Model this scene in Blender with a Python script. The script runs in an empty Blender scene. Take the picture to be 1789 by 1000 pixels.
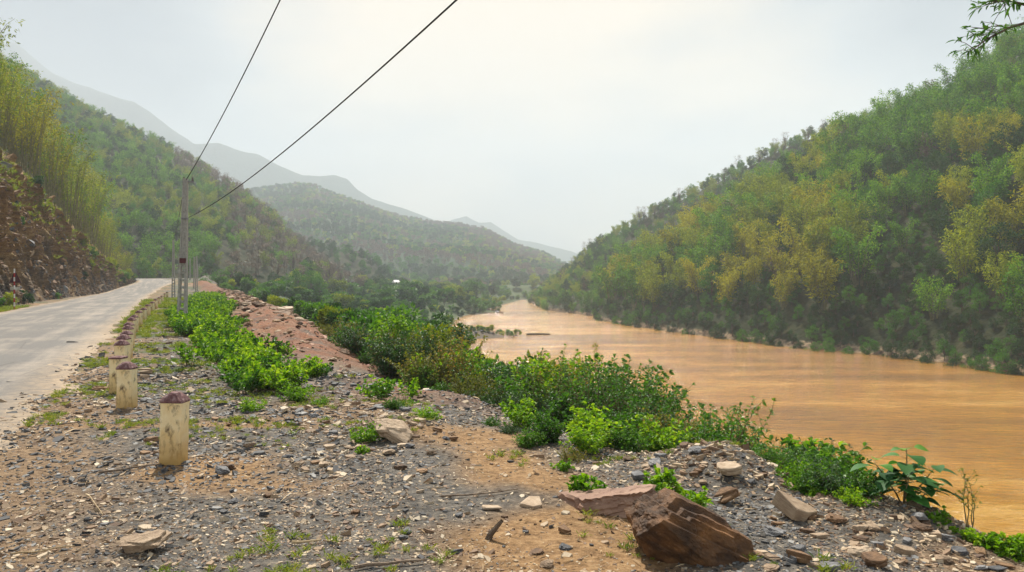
import bpy, math, random
import numpy as np
from mathutils import Vector, Matrix, Euler
rad = math.radians
random.seed(7)
RS = np.random.RandomState(11)
SC = bpy.context.scene
COL = SC.collection

# ------------------------------------------------------------------ camera
F, CX, HY, EYE = 1390.0, 894.5, 493.0, 1.65
cd = bpy.data.cameras.new('camera')
cam = bpy.data.objects.new('camera', cd); COL.objects.link(cam)
cam.location = (0, 0, EYE); cam.rotation_euler = (rad(90), 0, 0)
cd.sensor_width = 36; cd.lens = 36*F/1789.0; cd.shift_y = -7/1789.0
cd.clip_start = 0.05; cd.clip_end = 9000
SC.camera = cam

# ------------------------------------------------------------------ sky, sun, exposure
SUN_EL, SUN_AZ = rad(50), rad(-14)          # azimuth from +Y (view direction), negative = left
SUNV = Vector((math.sin(SUN_AZ)*math.cos(SUN_EL), math.cos(SUN_AZ)*math.cos(SUN_EL), math.sin(SUN_EL)))
w = bpy.data.worlds.new("World"); SC.world = w; w.use_nodes = True
nt = w.node_tree; nt.nodes.clear()
def N(t, typ, **k):
    n = t.nodes.new(typ)
    for a, b in k.items(): setattr(n, a, b)
    return n
out = N(nt, 'ShaderNodeOutputWorld')
sky = N(nt, 'ShaderNodeTexSky', sky_type='NISHITA', sun_disc=False, sun_elevation=SUN_EL, sun_rotation=SUN_AZ, dust_density=4.0, air_density=1.0)
tc = N(nt, 'ShaderNodeTexCoord')
mp = N(nt, 'ShaderNodeMapping'); mp.inputs['Scale'].default_value = (1.0, 1.0, 2.6); mp.inputs['Rotation'].default_value = (0.0, 0.45, 0.2)
nt.links.new(tc.outputs['Generated'], mp.inputs['Vector'])
nz = N(nt, 'ShaderNodeTexNoise'); nz.inputs['Scale'].default_value = 2.4; nz.inputs['Detail'].default_value = 5; nz.inputs['Roughness'].default_value = .5
nt.links.new(mp.outputs['Vector'], nz.inputs['Vector'])
dt = N(nt, 'ShaderNodeVectorMath', operation='DOT_PRODUCT'); nt.links.new(tc.outputs['Generated'], dt.inputs[0]); dt.inputs[1].default_value = Vector((.06, 1, .26)).normalized()
glow = N(nt, 'ShaderNodeMapRange'); glow.inputs['From Min'].default_value = .91; glow.inputs['From Max'].default_value = 1.0
nt.links.new(dt.outputs['Value'], glow.inputs['Value'])
nc = N(nt, 'ShaderNodeMapRange'); nc.inputs['From Min'].default_value = .34; nc.inputs['From Max'].default_value = .66; nt.links.new(nz.outputs['Fac'], nc.inputs['Value'])
ad = N(nt, 'ShaderNodeMath', operation='MULTIPLY_ADD'); nt.links.new(nc.outputs['Result'], ad.inputs[0]); ad.inputs[1].default_value = .62
g2 = N(nt, 'ShaderNodeMath', operation='MULTIPLY'); nt.links.new(glow.outputs['Result'], g2.inputs[0]); g2.inputs[1].default_value = .7
nt.links.new(g2.outputs[0], ad.inputs[2])
cr = N(nt, 'ShaderNodeValToRGB'); nt.links.new(ad.outputs[0], cr.inputs['Fac'])
cr.color_ramp.elements[0].position = .12; cr.color_ramp.elements[0].color = (.25, .30, .40, 1)
cr.color_ramp.elements[1].position = 1.12 if False else 1.0; cr.color_ramp.elements[1].color = (1.8, 1.42, .98, 1)
e = cr.color_ramp.elements.new(.5); e.color = (.74, .76, .78, 1)
sk = N(nt, 'ShaderNodeVectorMath', operation='SCALE'); nt.links.new(sky.outputs['Color'], sk.inputs[0]); sk.inputs['Scale'].default_value = .10
mx = N(nt, 'ShaderNodeMix', data_type='RGBA'); mx.inputs['Factor'].default_value = .95
nt.links.new(sk.outputs[0], mx.inputs[6]); nt.links.new(cr.outputs['Color'], mx.inputs[7])
bg = N(nt, 'ShaderNodeBackground'); nt.links.new(mx.outputs[2], bg.inputs['Color']); bg.inputs['Strength'].default_value = .33
nt.links.new(bg.outputs[0], out.inputs['Surface'])
sd = bpy.data.lights.new('sun', 'SUN'); sd.energy = 5.0; sd.angle = rad(1.5); sd.color = (1, .93, .82)
so = bpy.data.objects.new('sun', sd); COL.objects.link(so); so.rotation_euler = (-SUNV).to_track_quat('-Z', 'Y').to_euler()
SC.view_settings.view_transform = 'Standard'; SC.view_settings.look = 'None'
SC.view_settings.exposure = 1.15; SC.view_settings.gamma = 1.0
SC.render.engine = 'CYCLES'
SC.cycles.max_bounces = 7; SC.cycles.diffuse_bounces = 3; SC.cycles.glossy_bounces = 2; SC.cycles.transmission_bounces = 3
SC.cycles.volume_bounces = 4; SC.cycles.use_denoising = True

# ------------------------------------------------------------------ helpers
def tag(o, label=None, cat=None, group=None, kind=None):
    if label: o['label'] = label
    if cat: o['category'] = cat
    if group: o['group'] = group
    if kind: o['kind'] = kind
    return o
def W(px, py, d):                      # a point of the place, from where it was surveyed in the photo and its distance
    return np.array([(px-CX)/F*d, d, EYE+(HY-py)/F*d])
def _h(ix, iy, s):
    h = (ix*374761393 + iy*668265263 + s*1274126177) & 0xffffffff
    h = ((h ^ (h >> 13))*1103515245) & 0xffffffff
    h = ((h ^ (h >> 15))*374761393) & 0xffffffff
    return ((h ^ (h >> 16)) & 0xffff)/65535.0
def vn(x, y, s=0):
    x = np.asarray(x, float); y = np.asarray(y, float)
    ix = np.floor(x).astype(np.int64); iy = np.floor(y).astype(np.int64)
    fx = x-ix; fy = y-iy; fx = fx*fx*(3-2*fx); fy = fy*fy*(3-2*fy)
    a = _h(ix, iy, s); b = _h(ix+1, iy, s); c = _h(ix, iy+1, s); d = _h(ix+1, iy+1, s)
    return (a*(1-fx)+b*fx)*(1-fy)+(c*(1-fx)+d*fx)*fy
def fbm(x, y, o=4, s=0):
    r = 0; a = .5; n = 0
    for i in range(o):
        r = r+a*vn(x*2**i, y*2**i, s+i*7); n += a; a *= .5
    return r/n                          # 0..1
def sstep(a, b, x):
    t = np.clip((x-a)/(b-a), 0, 1); return t*t*(3-2*t)

def mk_mesh(name, V, FS, mats=(), midx=None, rnd=None, smooth=False, vcol=None):
    """FS: list of (n,k) int arrays; midx / rnd: list of per-face arrays matching FS"""
    V = np.asarray(V, np.float32).reshape(-1, 3)
    FS = [np.asarray(f, np.int32) for f in FS]
    keep = [i for i, f in enumerate(FS) if len(f)]
    FS2 = [FS[i] for i in keep]
    m = bpy.data.meshes.new(name)
    m.vertices.add(len(V)); m.vertices.foreach_set('co', V.ravel())
    loops = np.concatenate([f.ravel() for f in FS2])
    tot = np.concatenate([np.full(len(f), f.shape[1], np.int32) for f in FS2])
    st = np.concatenate([[0], np.cumsum(tot)[:-1]]).astype(np.int32)
    m.loops.add(len(loops)); m.loops.foreach_set('vertex_index', loops)
    m.polygons.add(len(tot)); m.polygons.foreach_set('loop_start', st)
    try: m.polygons.foreach_set('loop_total', tot)
    except Exception: pass
    if midx is not None:
        mi = np.concatenate([np.broadcast_to(np.asarray(midx[i], np.int32), (len(FS[i]),)) for i in keep]).astype(np.int32)
        m.polygons.foreach_set('material_index', mi)
    m.polygons.foreach_set('use_smooth', np.full(len(tot), bool(smooth)))
    for a in mats: m.materials.append(a)
    m.update(calc_edges=True)
    if rnd is not None:
        r = np.concatenate([np.broadcast_to(np.asarray(rnd[i], np.float32), (len(FS[i]),)) for i in keep]).astype(np.float32)
        at = m.attributes.new('rnd', 'FLOAT', 'FACE'); at.data.foreach_set('value', r)
    if vcol is not None:
        at = m.attributes.new('mask', 'FLOAT_COLOR', 'POINT'); at.data.foreach_set('color', np.asarray(vcol, np.float32).ravel())
    return m
def ob(name, mesh, parent=None, loc=None, rot=None, sc=None):
    o = bpy.data.objects.new(name, mesh); COL.objects.link(o)
    if parent is not None: o.parent = parent
    if loc is not None: o.location = loc
    if rot is not None: o.rotation_euler = rot
    if sc is not None: o.scale = (sc, sc, sc) if np.isscalar(sc) else sc
    return o
def tubes(lines, sides=5):
    """lines: list of (pts (n,3), r0, r1)"""
    V = []; Q = []; off = 0
    for pts, r0, r1 in lines:
        P = np.asarray(pts, float); n = len(P)
        T = np.gradient(P, axis=0); T /= np.linalg.norm(T, axis=1)[:, None]+1e-9
        ref = np.array([0, 0, 1.0]) if abs(T[0][2]) < .9 else np.array([1.0, 0, 0])
        A = np.cross(T, ref); A /= np.linalg.norm(A, axis=1)[:, None]+1e-9
        B = np.cross(T, A)
        r = np.linspace(r0, r1, n)[:, None, None]
        th = np.linspace(0, 2*math.pi, sides, endpoint=False)
        ring = P[:, None, :]+r*(np.cos(th)[None, :, None]*A[:, None, :]+np.sin(th)[None, :, None]*B[:, None, :])
        V.append(ring.reshape(-1, 3))
        i = np.arange(n-1)[:, None]*sides; j = np.arange(sides)[None, :]; k = (j+1) % sides
        q = np.stack([i+j, i+k, i+sides+k, i+sides+j], -1).reshape(-1, 4)+off
        Q.append(q); off += n*sides
    return np.concatenate(V), np.concatenate(Q)
def nrm(a): return a/(np.linalg.norm(a, axis=-1, keepdims=True)+1e-9)
def leaves(P, D, L, Wd, up=None, droop=.25, fold=.25, rs=RS, shape=(.42, .36), tilt=.5):
    """8-vertex folded, drooping leaves; returns V, tris, quads"""
    n = len(P); D = nrm(D); L = np.broadcast_to(L, (n,))[:, None]; Wd = np.broadcast_to(Wd, (n,))[:, None]
    U = np.tile([0, 0, 1.0], (n, 1))+rs.normal(0, tilt, (n, 3)) if up is None else up
    S = nrm(np.cross(D, U)); U = nrm(np.cross(S, D)); dz = np.array([0, 0, 1.0])
    m0 = P; m1 = P+D*L*.33; m2 = P+D*L*.70-dz*L*droop*.35; tp = P+D*L-dz*L*droop
    a, b = shape
    l1 = m1+S*Wd*a+U*Wd*fold; r1 = m1-S*Wd*a+U*Wd*fold
    l2 = m2+S*Wd*b+U*Wd*fold; r2 = m2-S*Wd*b+U*Wd*fold
    V = np.stack([m0, m1, m2, tp, l1, l2, r1, r2], 1).reshape(-1, 3)
    o = np.arange(n)[:, None]*8
    T = np.concatenate([o+np.array([[0, 6, 1]]), o+np.array([[0, 1, 4]]), o+np.array([[2, 7, 3]]), o+np.array([[2, 3, 5]])])
    Q = np.concatenate([o+np.array([[1, 6, 7, 2]]), o+np.array([[1, 2, 5, 4]])])
    return V, T, Q
def flats(P, D, L, Wd, rs=RS, tilt=.6):
    """4-vertex diamond leaves for plants seen from afar"""
    n = len(P); D = nrm(D); L = np.broadcast_to(L, (n,))[:, None]; Wd = np.broadcast_to(Wd, (n,))[:, None]
    U = np.tile([0, 0, 1.0], (n, 1))+rs.normal(0, tilt, (n, 3)); S = nrm(np.cross(D, U))
    V = np.stack([P, P+D*L*.45+S*Wd*.5, P+D*L, P+D*L*.45-S*Wd*.5], 1).reshape(-1, 3)
    return V, np.arange(n)[:, None]*4+np.array([[0, 1, 2, 3]])

# ------------------------------------------------------------------ materials
def newmat(name):
    m = bpy.data.materials.new(name); m.use_nodes = True; t = m.node_tree; t.nodes.clear()
    o = N(t, 'ShaderNodeOutputMaterial'); return m, t, o
def noise(t, vec, scale, detail=4, rough=.55, dim='3D'):
    n = N(t, 'ShaderNodeTexNoise'); n.inputs['Scale'].default_value = scale; n.inputs['Detail'].default_value = detail
    n.inputs['Roughness'].default_value = rough
    if vec is not None: t.links.new(vec, n.inputs['Vector'])
    return n.outputs['Fac']
def ramp(t, fac, stops):
    r = N(t, 'ShaderNodeValToRGB'); t.links.new(fac, r.inputs['Fac']); el = r.color_ramp.elements
    el[0].position, el[0].color = stops[0][0], (*stops[0][1], 1); el[1].position, el[1].color = stops[-1][0], (*stops[-1][1], 1)
    for p, c in stops[1:-1]:
        x = el.new(p); x.color = (*c, 1)
    return r.outputs['Color']
def mixc(t, f, a, b, mode='MIX'):
    m = N(t, 'ShaderNodeMix', data_type='RGBA', blend_type=mode)
    for v, s in ((f, 0), (a, 6), (b, 7)):
        if isinstance(v, (int, float)): m.inputs[s].default_value = v
        elif isinstance(v, tuple): m.inputs[s].default_value = (*v, 1)
        else: t.links.new(v, m.inputs[s])
    return m.outputs[2]
def mth(t, op, a, b=None, clamp=False):
    m = N(t, 'ShaderNodeMath', operation=op, use_clamp=clamp)
    for i, v in enumerate((a, b)):
        if v is None: continue
        if isinstance(v, (int, float)): m.inputs[i].default_value = v
        else: t.links.new(v, m.inputs[i])
    return m.outputs[0]
def bump(t, h, dist=.02, strength=.6, nin=None):
    b = N(t, 'ShaderNodeBump'); b.inputs['Distance'].default_value = dist; b.inputs['Strength'].default_value = strength
    t.links.new(h, b.inputs['Height'])
    if nin is not None: t.links.new(nin, b.inputs['Normal'])
    return b.outputs['Normal']
def princ(t, o, col, rough=.8, normal=None, spec=.3):
    p = N(t, 'ShaderNodeBsdfPrincipled')
    if isinstance(col, tuple): p.inputs['Base Color'].default_value = (*col, 1)
    else: t.links.new(col, p.inputs['Base Color'])
    if isinstance(rough, (int, float)): p.inputs['Roughness'].default_value = rough
    else: t.links.new(rough, p.inputs['Roughness'])
    p.inputs['Specular IOR Level'].default_value = spec
    if normal is not None: t.links.new(normal, p.inputs['Normal'])
    if o is not None: t.links.new(p.outputs[0], o.inputs['Surface'])
    return p
def coord(t, which='Object'):
    return N(t, 'ShaderNodeTexCoord').outputs[which]
def pos(t): return N(t, 'ShaderNodeNewGeometry').outputs['Position']
def attr(t, name, outp='Fac'):
    a = N(t, 'ShaderNodeAttribute'); a.attribute_name = name; return a.outputs[outp]
def leafmat(name, stops, trans=.4, var=.35, rough=.5, spec=.3):
    m, t, o = newmat(name)
    r = attr(t, 'rnd'); oi = N(t, 'ShaderNodeObjectInfo').outputs['Random']
    f = mth(t, 'ADD', mth(t, 'MULTIPLY', r, 1-var), mth(t, 'MULTIPLY', oi, var))
    c = ramp(t, f, stops)
    p = princ(t, None, c, rough, spec=spec)
    tr = N(t, 'ShaderNodeBsdfTranslucent')
    c2 = mixc(t, 1.0, c, (1.35, 1.25, .45), 'MULTIPLY'); t.links.new(c2, tr.inputs['Color'])
    mx = N(t, 'ShaderNodeMixShader'); mx.inputs[0].default_value = trans
    t.links.new(p.outputs[0], mx.inputs[1]); t.links.new(tr.outputs[0], mx.inputs[2]); t.links.new(mx.outputs[0], o.inputs['Surface'])
    return m
M = {}
M['bam_green'] = leafmat('bamboo_green', [(0, (.014, .060, .006)), (.5, (.09, .245, .012)), (1, (.30, .50, .03))], .28, rough=.7, spec=.08)
M['bam_yellow'] = leafmat('bamboo_yellow', [(0, (.09, .10, .010)), (.5, (.29, .30, .014)), (1, (.54, .50, .03))], .28, rough=.7, spec=.08)
M['bam_olive'] = leafmat('bamboo_olive', [(0, (.055, .10, .008)), (.5, (.21, .28, .015)), (1, (.44, .48, .03))], .28, rough=.7, spec=.08)
M['tree_dark'] = leafmat('tree_dark', [(0, (.010, .032, .012)), (.5, (.022, .062, .018)), (1, (.05, .12, .025))], .25, rough=.7, spec=.08)
M['tree_green'] = leafmat('tree_green', [(0, (.018, .07, .010)), (.5, (.055, .17, .018)), (1, (.10, .24, .02))], .3, rough=.7, spec=.08)
M['tree_dry'] = leafmat('tree_dry', [(0, (.06, .04, .035)), (.5, (.12, .08, .06)), (1, (.2, .13, .10))], .2)
M['weed'] = leafmat('weed_leaf', [(0, (.035, .12, .008)), (.5, (.13, .29, .010)), (1, (.34, .50, .03))], .45)
M['shrub'] = leafmat('shrub_leaf', [(0, (.018, .07, .010)), (.5, (.05, .155, .014)), (1, (.13, .28, .025))], .4)
M['shrub_dark'] = leafmat('shrub_dark_leaf', [(0, (.010, .04, .012)), (.5, (.03, .09, .018)), (1, (.08, .17, .03))], .35)
M['shrub_brown'] = leafmat('shrub_brown_leaf', [(0, (.04, .07, .010)), (.5, (.13, .17, .02)), (.8, (.26, .21, .04)), (1, (.46, .27, .13))], .4)
M['bigleaf'] = leafmat('broad_leaf', [(0, (.014, .07, .014)), (.6, (.035, .15, .02)), (1, (.12, .30, .02))], .35, .0, .6)
M['grass'] = leafmat('grass_blade', [(0, (.06, .13, .012)), (.5, (.17, .24, .02)), (1, (.34, .33, .05))], .4)
def woodmat(name, a, b, sc=8):
    m, t, o = newmat(name); n = noise(t, coord(t), sc, 5); princ(t, o, ramp(t, n, [(.3, a), (.7, b)]), .85, bump(t, n, .01, .5)); return m
M['bark'] = woodmat('bark', (.05, .035, .025), (.16, .12, .085))
M['culm'] = woodmat('culm', (.10, .10, .035), (.28, .25, .12), 2)
M['stem'] = woodmat('stem', (.10, .07, .03), (.20, .17, .07), 20)
M['straw'] = woodmat('straw', (.26, .18, .09), (.52, .40, .24), 12)
M['stick'] = woodmat('stick', (.10, .07, .05), (.30, .22, .15), 20)

def rockmat(name, stops, scale=6, strata=True, bmp=.012):
    m, t, o = newmat(name); c = coord(t)
    mp = N(t, 'ShaderNodeMapping'); mp.inputs['Scale'].default_value = (1, 1, 7 if strata else 1); t.links.new(c, mp.inputs['Vector'])
    oi = N(t, 'ShaderNodeObjectInfo').outputs['Random']
    n1 = noise(t, mp.outputs[0], scale, 8, .65); n2 = noise(t, c, scale*.35, 3)
    f = mth(t, 'ADD', mth(t, 'MULTIPLY', n1, .55), mth(t, 'MULTIPLY', n2, .45))
    f = mth(t, 'ADD', f, mth(t, 'MULTIPLY', mth(t, 'SUBTRACT', oi, .5), .3))
    n3 = noise(t, c, scale*8, 6, .7)
    princ(t, o, ramp(t, f, stops), .78, bump(t, n3, bmp*.4, .7, bump(t, n1, bmp, .9)), .35)
    return m
M['slate_grey'] = rockmat('slate_grey', [(.25, (.045, .045, .048)), (.5, (.125, .125, .13)), (.8, (.34, .33, .32))])
M['slate_tan'] = rockmat('slate_tan', [(.25, (.16, .10, .06)), (.5, (.36, .26, .17)), (.8, (.58, .46, .33))])
M['slate_brown'] = rockmat('slate_brown', [(.25, (.05, .03, .018)), (.5, (.18, .10, .05)), (.8, (.38, .23, .11))])
M['boulder'] = rockmat('boulder_rock', [(.30, (.018, .010, .007)), (.44, (.06, .030, .014)), (.56, (.15, .07, .026)), (.70, (.34, .16, .055)), (.85, (.45, .27, .12))], 6, False, .012)
M['slab'] = rockmat('slab_rock', [(.25, (.05, .03, .02)), (.5, (.22, .125, .085)), (.8, (.44, .29, .20))], 5)

# ------------------------------------------------------------------ the lie of the land
def zr(y): return np.interp(y, [100, 115, 130, 150, 170, 230], [0, .15, .6, 1.5, 2.3, 3.0])
_EY = [-60, -20, 0, 5.2, 6.5, 8, 10, 12, 15, 21, 30, 45, 85, 120, 150, 200, 300, 400, 480]
_EX = [30, 12, 5.8, 4.2, 3.3, 2.8, 1.3, -.2, -2.1, -4.3, -7.2, -12.5, -28, -43, -57, -75, -95, -110, -120]
def xe(y): return np.interp(y, _EY, _EX)
_SY = [-60, -20, 5, 12, 20, 30, 50, 70, 90, 111, 150, 200, 240, 260, 268, 276, 290, 320, 400, 450, 478, 490, 505]
_SX = [45, 26, 16, 14, 11.5, 8.5, 5, 1.5, -2, -6, -11, -14.5, -13, -7, -2.5, -4, -9, -6, 2, 6, 30, 120, 900]
def xs(y): return np.interp(y, _SY, _SX)
def xb(y): return np.interp(y, [-60, 87, 210, 240, 266, 294, 403, 450, 480], [97, 56, 24, 26, 20, 10, 12, 40, 900])
_CY = [-60, 0, 100, 130, 150, 163, 171, 176, 180]
_CX = [21.2, -5.2, -49.2, -61, -67.3, -72.5, -80, -92, -112]
def zterr(x, y, fine=True):
    x = np.asarray(x, float); y = np.asarray(y, float)
    s = (x-xe(y))*.84; t = (xs(y)-x)*.84; b = (x-xb(y))*.9
    top = zr(y)
    k = .9
    slope = np.where(y > 150, .30, .62)
    drop = slope*k*np.log1p(np.exp(np.clip(s/k, -30, 30)))
    drop = np.where(s/k > 30, slope*s, drop)
    bench = top-drop
    terr = -8.75+np.clip(t*.26, -2.2, 2.9)+np.clip(t, 0, 200)*.012+sstep(230, 420, y)*sstep(5, 60, t)*3.0
    terr = terr+(fbm(x*.06, y*.06, 3, 5)-.5)*1.3*sstep(1, 8, t)
    z = np.maximum(bench, terr)
    z = np.where(b > 0, np.maximum(z, -10.9+np.clip(b*.5, 0, 6)), z)
    # gravel bar in the river, edge berm of spoil, debris mound, low heaps
    z = z+(2.45+(fbm(x*.8, y*.8, 3, 14)-.5)*1.2)*np.exp(-np.abs((x+4.5)/5.5)**3-np.abs((y-149)/7.5)**3)*(t < 6)
    z = z+(0.35*sstep(17, 24, y)+.35*sstep(60, 90, y))*np.exp(-((s+1.1)/1.0)**2)
    z = z+.34*np.exp(-((x-1.95)/.62)**2-((y-7.35)/.75)**2)+.22*np.exp(-((x-2.9)/.7)**2-((y-6.0)/.6)**2)
    z = z+.16*np.exp(-((x+1.25)/.5)**2-((y-9.0)/.5)**2)+.22*np.exp(-((x+.9)/.8)**2-((y-12.6)/.5)**2)+.2*np.exp(-((x+2.4)/.9)**2-((y-13.5)/.5)**2)
    z = z+.15*np.exp(-((x+5.0)/1.6)**2-((y-15.2)/.5)**2)
    if fine:
        rd_ = np.abs(x-np.interp(y, _CY, _CX)); near = sstep(2.6, 4.6, rd_)
        z = z+(fbm(x*1.1, y*1.1, 4, 3)-.5)*.10*near+(fbm(x*9, y*9, 2, 9)-.5)*.022*near*(np.abs(y) < 40)
        z = z+(fbm(x*1.7, y*1.7, 4, 19)-.5)*.55*sstep(17, 24, y)*np.exp(-((s+1.3)/1.9)**4)
        z = z-.05*sstep(3.3, 2.2, rd_)*(y > -60)*(y < 182)
    return z

# polar sheet: dense where the view is, reaching the horizon all round
rr = np.concatenate([[0.02], .5*np.exp(np.arange(0, 620)*.0140)])
rr = rr[rr < 3200]
aa = np.concatenate([np.radians(np.linspace(-180, -46, 50, endpoint=False)), np.radians(np.linspace(-46, 40, 560, endpoint=False)), np.radians(np.linspace(40, 180, 50, endpoint=False))])
R_, A_ = np.meshgrid(rr, aa, indexing='ij')
X = R_*np.sin(A_); Y = R_*np.cos(A_); Z = zterr(X, Y)
nr, na = X.shape
i = np.arange(nr-1)[:, None]*na; j = np.arange(na)[None, :]; k = (j+1) % na
Q = np.stack([i+j, i+na+j, i+na+k, i+k], -1).reshape(-1, 4)[:, ::-1]
s_ = (X-xe(Y))*.84; t_ = (xs(Y)-X)*.84
n1 = fbm(X*.8, Y*.8, 4, 21); n2 = fbm(X*.25, Y*.25, 4, 31)
roadd = np.abs(X-np.interp(Y, _CY, _CX))
red = sstep(17, 20, Y)*sstep(-4.2, -2.4, s_+(n1-.5)*1.5)*(1-sstep(1.2, 2.5, s_))*(Y < 150)
red = np.maximum(red, .85*np.exp(-((X+1.3)/1.5)**2-((Y-12.8)/.8)**2))
green = sstep(.8, 2.5, s_)*sstep(.3, 2.5, t_)
green = np.maximum(green, sstep(12, 15, Y)*sstep(-8.5, -6, s_)*(1-sstep(-3, -2, s_))*sstep(.42, .6, n1)*.8)
green = np.maximum(green, sstep(.50, .66, n1)*sstep(2.9, 3.4, roadd)*(1-sstep(5.5, 7, roadd))*sstep(9, 14, Y)*.7)
def blob(cx, cy_, rx, ry): return np.exp(-((X-cx)/rx)**2-((Y-cy_)/ry)**2)
dirt = .9*blob(-.3, 8.4, .8, 1.1)+1.1*blob(.35, 5.1, .75, .9)+.8*blob(.1, 6.6, .8, .7)+.8*blob(-2.8, 7.0, .9, .8)+.7*blob(-1.6, 6.3, .8, .5)+.6*blob(3.0, 5.0, .7, 1)
dirt = np.clip(sstep(.25, .75, dirt+(n1-.5)*1.1)+.9*sstep(.5, .7, n2)*(Y > 9), 0, 1)
dirt = np.maximum(dirt, .62*sstep(5.3, 4.0, roadd+(n1-.5)*2.2))
wet = sstep(.8, -.4, t_)*(Y > 0)
mask = np.stack([red, green, dirt, wet], -1).reshape(-1, 4)
m, t, o = newmat('ground_soil')
p_ = pos(t)
sep = N(t, 'ShaderNodeSeparateColor'); a = N(t, 'ShaderNodeAttribute'); a.attribute_name = 'mask'; t.links.new(a.outputs['Color'], sep.inputs[0])
na1 = noise(t, p_, 14, 8, .7); na2 = noise(t, p_, 2.2, 5, .6); na3 = noise(t, p_, 55, 4, .7)
vor = N(t, 'ShaderNodeTexVoronoi'); vor.inputs['Scale'].default_value = 34; t.links.new(p_, vor.inputs['Vector'])
grav = ramp(t, na1, [(.30, (.03, .028, .026)), (.5, (.095, .086, .075)), (.72, (.24, .205, .16))])
tan = ramp(t, na1, [(.28, (.09, .05, .022)), (.5, (.24, .14, .062)), (.75, (.42, .275, .14))])
redc = ramp(t, na1, [(.28, (.09, .034, .018)), (.5, (.20, .08, .04)), (.75, (.32, .18, .10))])
grn = ramp(t, na2, [(.3, (.018, .035, .008)), (.55, (.045, .075, .014)), (.8, (.11, .12, .03))])
wetc = ramp(t, na1, [(.3, (.04, .032, .022)), (.7, (.17, .13, .09))])
f = mth(t, 'MULTIPLY', sep.outputs[2], mth(t, 'MULTIPLY_ADD', na2, 1.2), True)
c = mixc(t, sep.outputs[2], grav, tan); c = mixc(t, mth(t, 'MULTIPLY', sep.outputs[0], mth(t, 'MULTIPLY', mth(t, 'SUBTRACT', na2, .22), 2.6, True), True), c, redc)
c = mixc(t, sep.outputs[1], c, grn); c = mixc(t, a.outputs['Alpha'], c, wetc)
bn = bump(t, na3, .008, .7, bump(t, vor.outputs['Distance'], .012, .5, bump(t, na1, .03, .7)))
princ(t, o, c, .9, bn, .2)
gmat = m
tag(ob('ground', mk_mesh('ground', np.stack([X, Y, Z], -1), [Q], [gmat], smooth=True, vcol=mask)), kind='structure')

# road: a worn, dusty sheet with a ragged edge
cy = np.concatenate([np.arange(-58, 0, 2.0), np.arange(0, 40, .25), np.arange(40, 120, 1.0), np.arange(120, 181, 1.5)])
cxv = np.interp(cy, _CY, _CX)
for _ in range(4): cxv[1:-1] = (cxv[:-2]+cxv[1:-1]*2+cxv[2:])/4
C = np.stack([cxv, cy], -1)
T = np.gradient(C, axis=0); T /= np.linalg.norm(T, axis=1)[:, None]; Nn = np.stack([T[:, 1], -T[:, 0]], -1)
u = np.linspace(-1, 1, 41)
half = 3.75
off = u[None, :]*(half+(fbm(cy*.9, cy*0+3, 4, 2)[:, None]-.5)*.9*np.abs(u[None, :])**3)
PX = C[:, 0:1]+Nn[:, 0:1]*off; PY = C[:, 1:2]+Nn[:, 1:2]*off
PZ = zr(PY)+.022+.02*(1-u[None, :]**2)-.07*np.abs(u[None, :])**8+(fbm(PX*.7, PY*.7, 3, 8)-.5)*.03
nu_, nv_ = PX.shape
i = np.arange(nu_-1)[:, None]*nv_; j = np.arange(nv_-1)[None, :]
Q = np.stack([i+j, i+j+1, i+nv_+j+1, i+nv_+j], -1).reshape(-1, 4)
edge = np.broadcast_to(np.abs(u)[None, :], PX.shape)
m, t, o = newmat('road_asphalt'); p_ = pos(t)
sep = N(t, 'ShaderNodeSeparateColor'); a = N(t, 'ShaderNodeAttribute'); a.attribute_name = 'mask'; t.links.new(a.outputs['Color'], sep.inputs[0])
m0_ = N(t, 'ShaderNodeMapping'); m0_.inputs['Rotation'].default_value = (0, 0, rad(-23.7)); t.links.new(p_, m0_.inputs['Vector'])
mp = N(t, 'ShaderNodeMapping'); mp.inputs['Scale'].default_value = (.9, .05, 1); t.links.new(m0_.outputs[0], mp.inputs['Vector'])
streak = noise(t, mp.outputs[0], 1.5, 5, .6); fine = noise(t, p_, 60, 5, .75); patch = noise(t, p_, .35, 4, .6); blot = noise(t, p_, 5, 5, .65)
asp = ramp(t, fine, [(.3, (.085, .08, .075)), (.7, (.19, .18, .168))])
dust = ramp(t, fine, [(.3, (.21, .18, .148)), (.7, (.38, .33, .275))])
tan = ramp(t, blot, [(.3, (.26, .17, .09)), (.7, (.46, .34, .21))])
fd = mth(t, 'MULTIPLY', mth(t, 'SUBTRACT', mth(t, 'ADD', mth(t, 'ADD', streak, mth(t, 'MULTIPLY', blot, .3)), mth(t, 'MULTIPLY', patch, .7)), .93), 3.2, True)
c = mixc(t, fd, asp, dust)
vc = N(t, 'ShaderNodeTexVoronoi', feature='DISTANCE_TO_EDGE'); vc.inputs['Scale'].default_value = .42; wv_ = N(t, 'ShaderNodeVectorMath', operation='MULTIPLY_ADD'); t.links.new(N(t, 'ShaderNodeTexNoise').outputs['Color'], wv_.inputs[0]); wv_.inputs[1].default_value = (.9, .9, .9); t.links.new(p_, wv_.inputs[2]); t.links.new(wv_.outputs[0], vc.inputs['Vector'])
ck = mth(t, 'MULTIPLY', mth(t, 'SUBTRACT', .012, vc.outputs['Distance']), 60, True); c = mixc(t, mth(t, 'MULTIPLY', ck, .55), c, (.05, .045, .04))
c = mixc(t, mth(t, 'MULTIPLY', mth(t, 'SUBTRACT', noise(t, p_, 22, 5, .7), .58), 5, True), c, (.10, .09, .08))
fe = mth(t, 'MULTIPLY', sep.outputs[0], mth(t, 'ADD', mth(t, 'MULTIPLY', mth(t, 'SUBTRACT', blot, .5), 2.2), .7), True)
c = mixc(t, fe, c, tan)
princ(t, o, c, .85, bump(t, fine, .006, .6, bump(t, blot, .012, .5)), .25)
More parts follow.
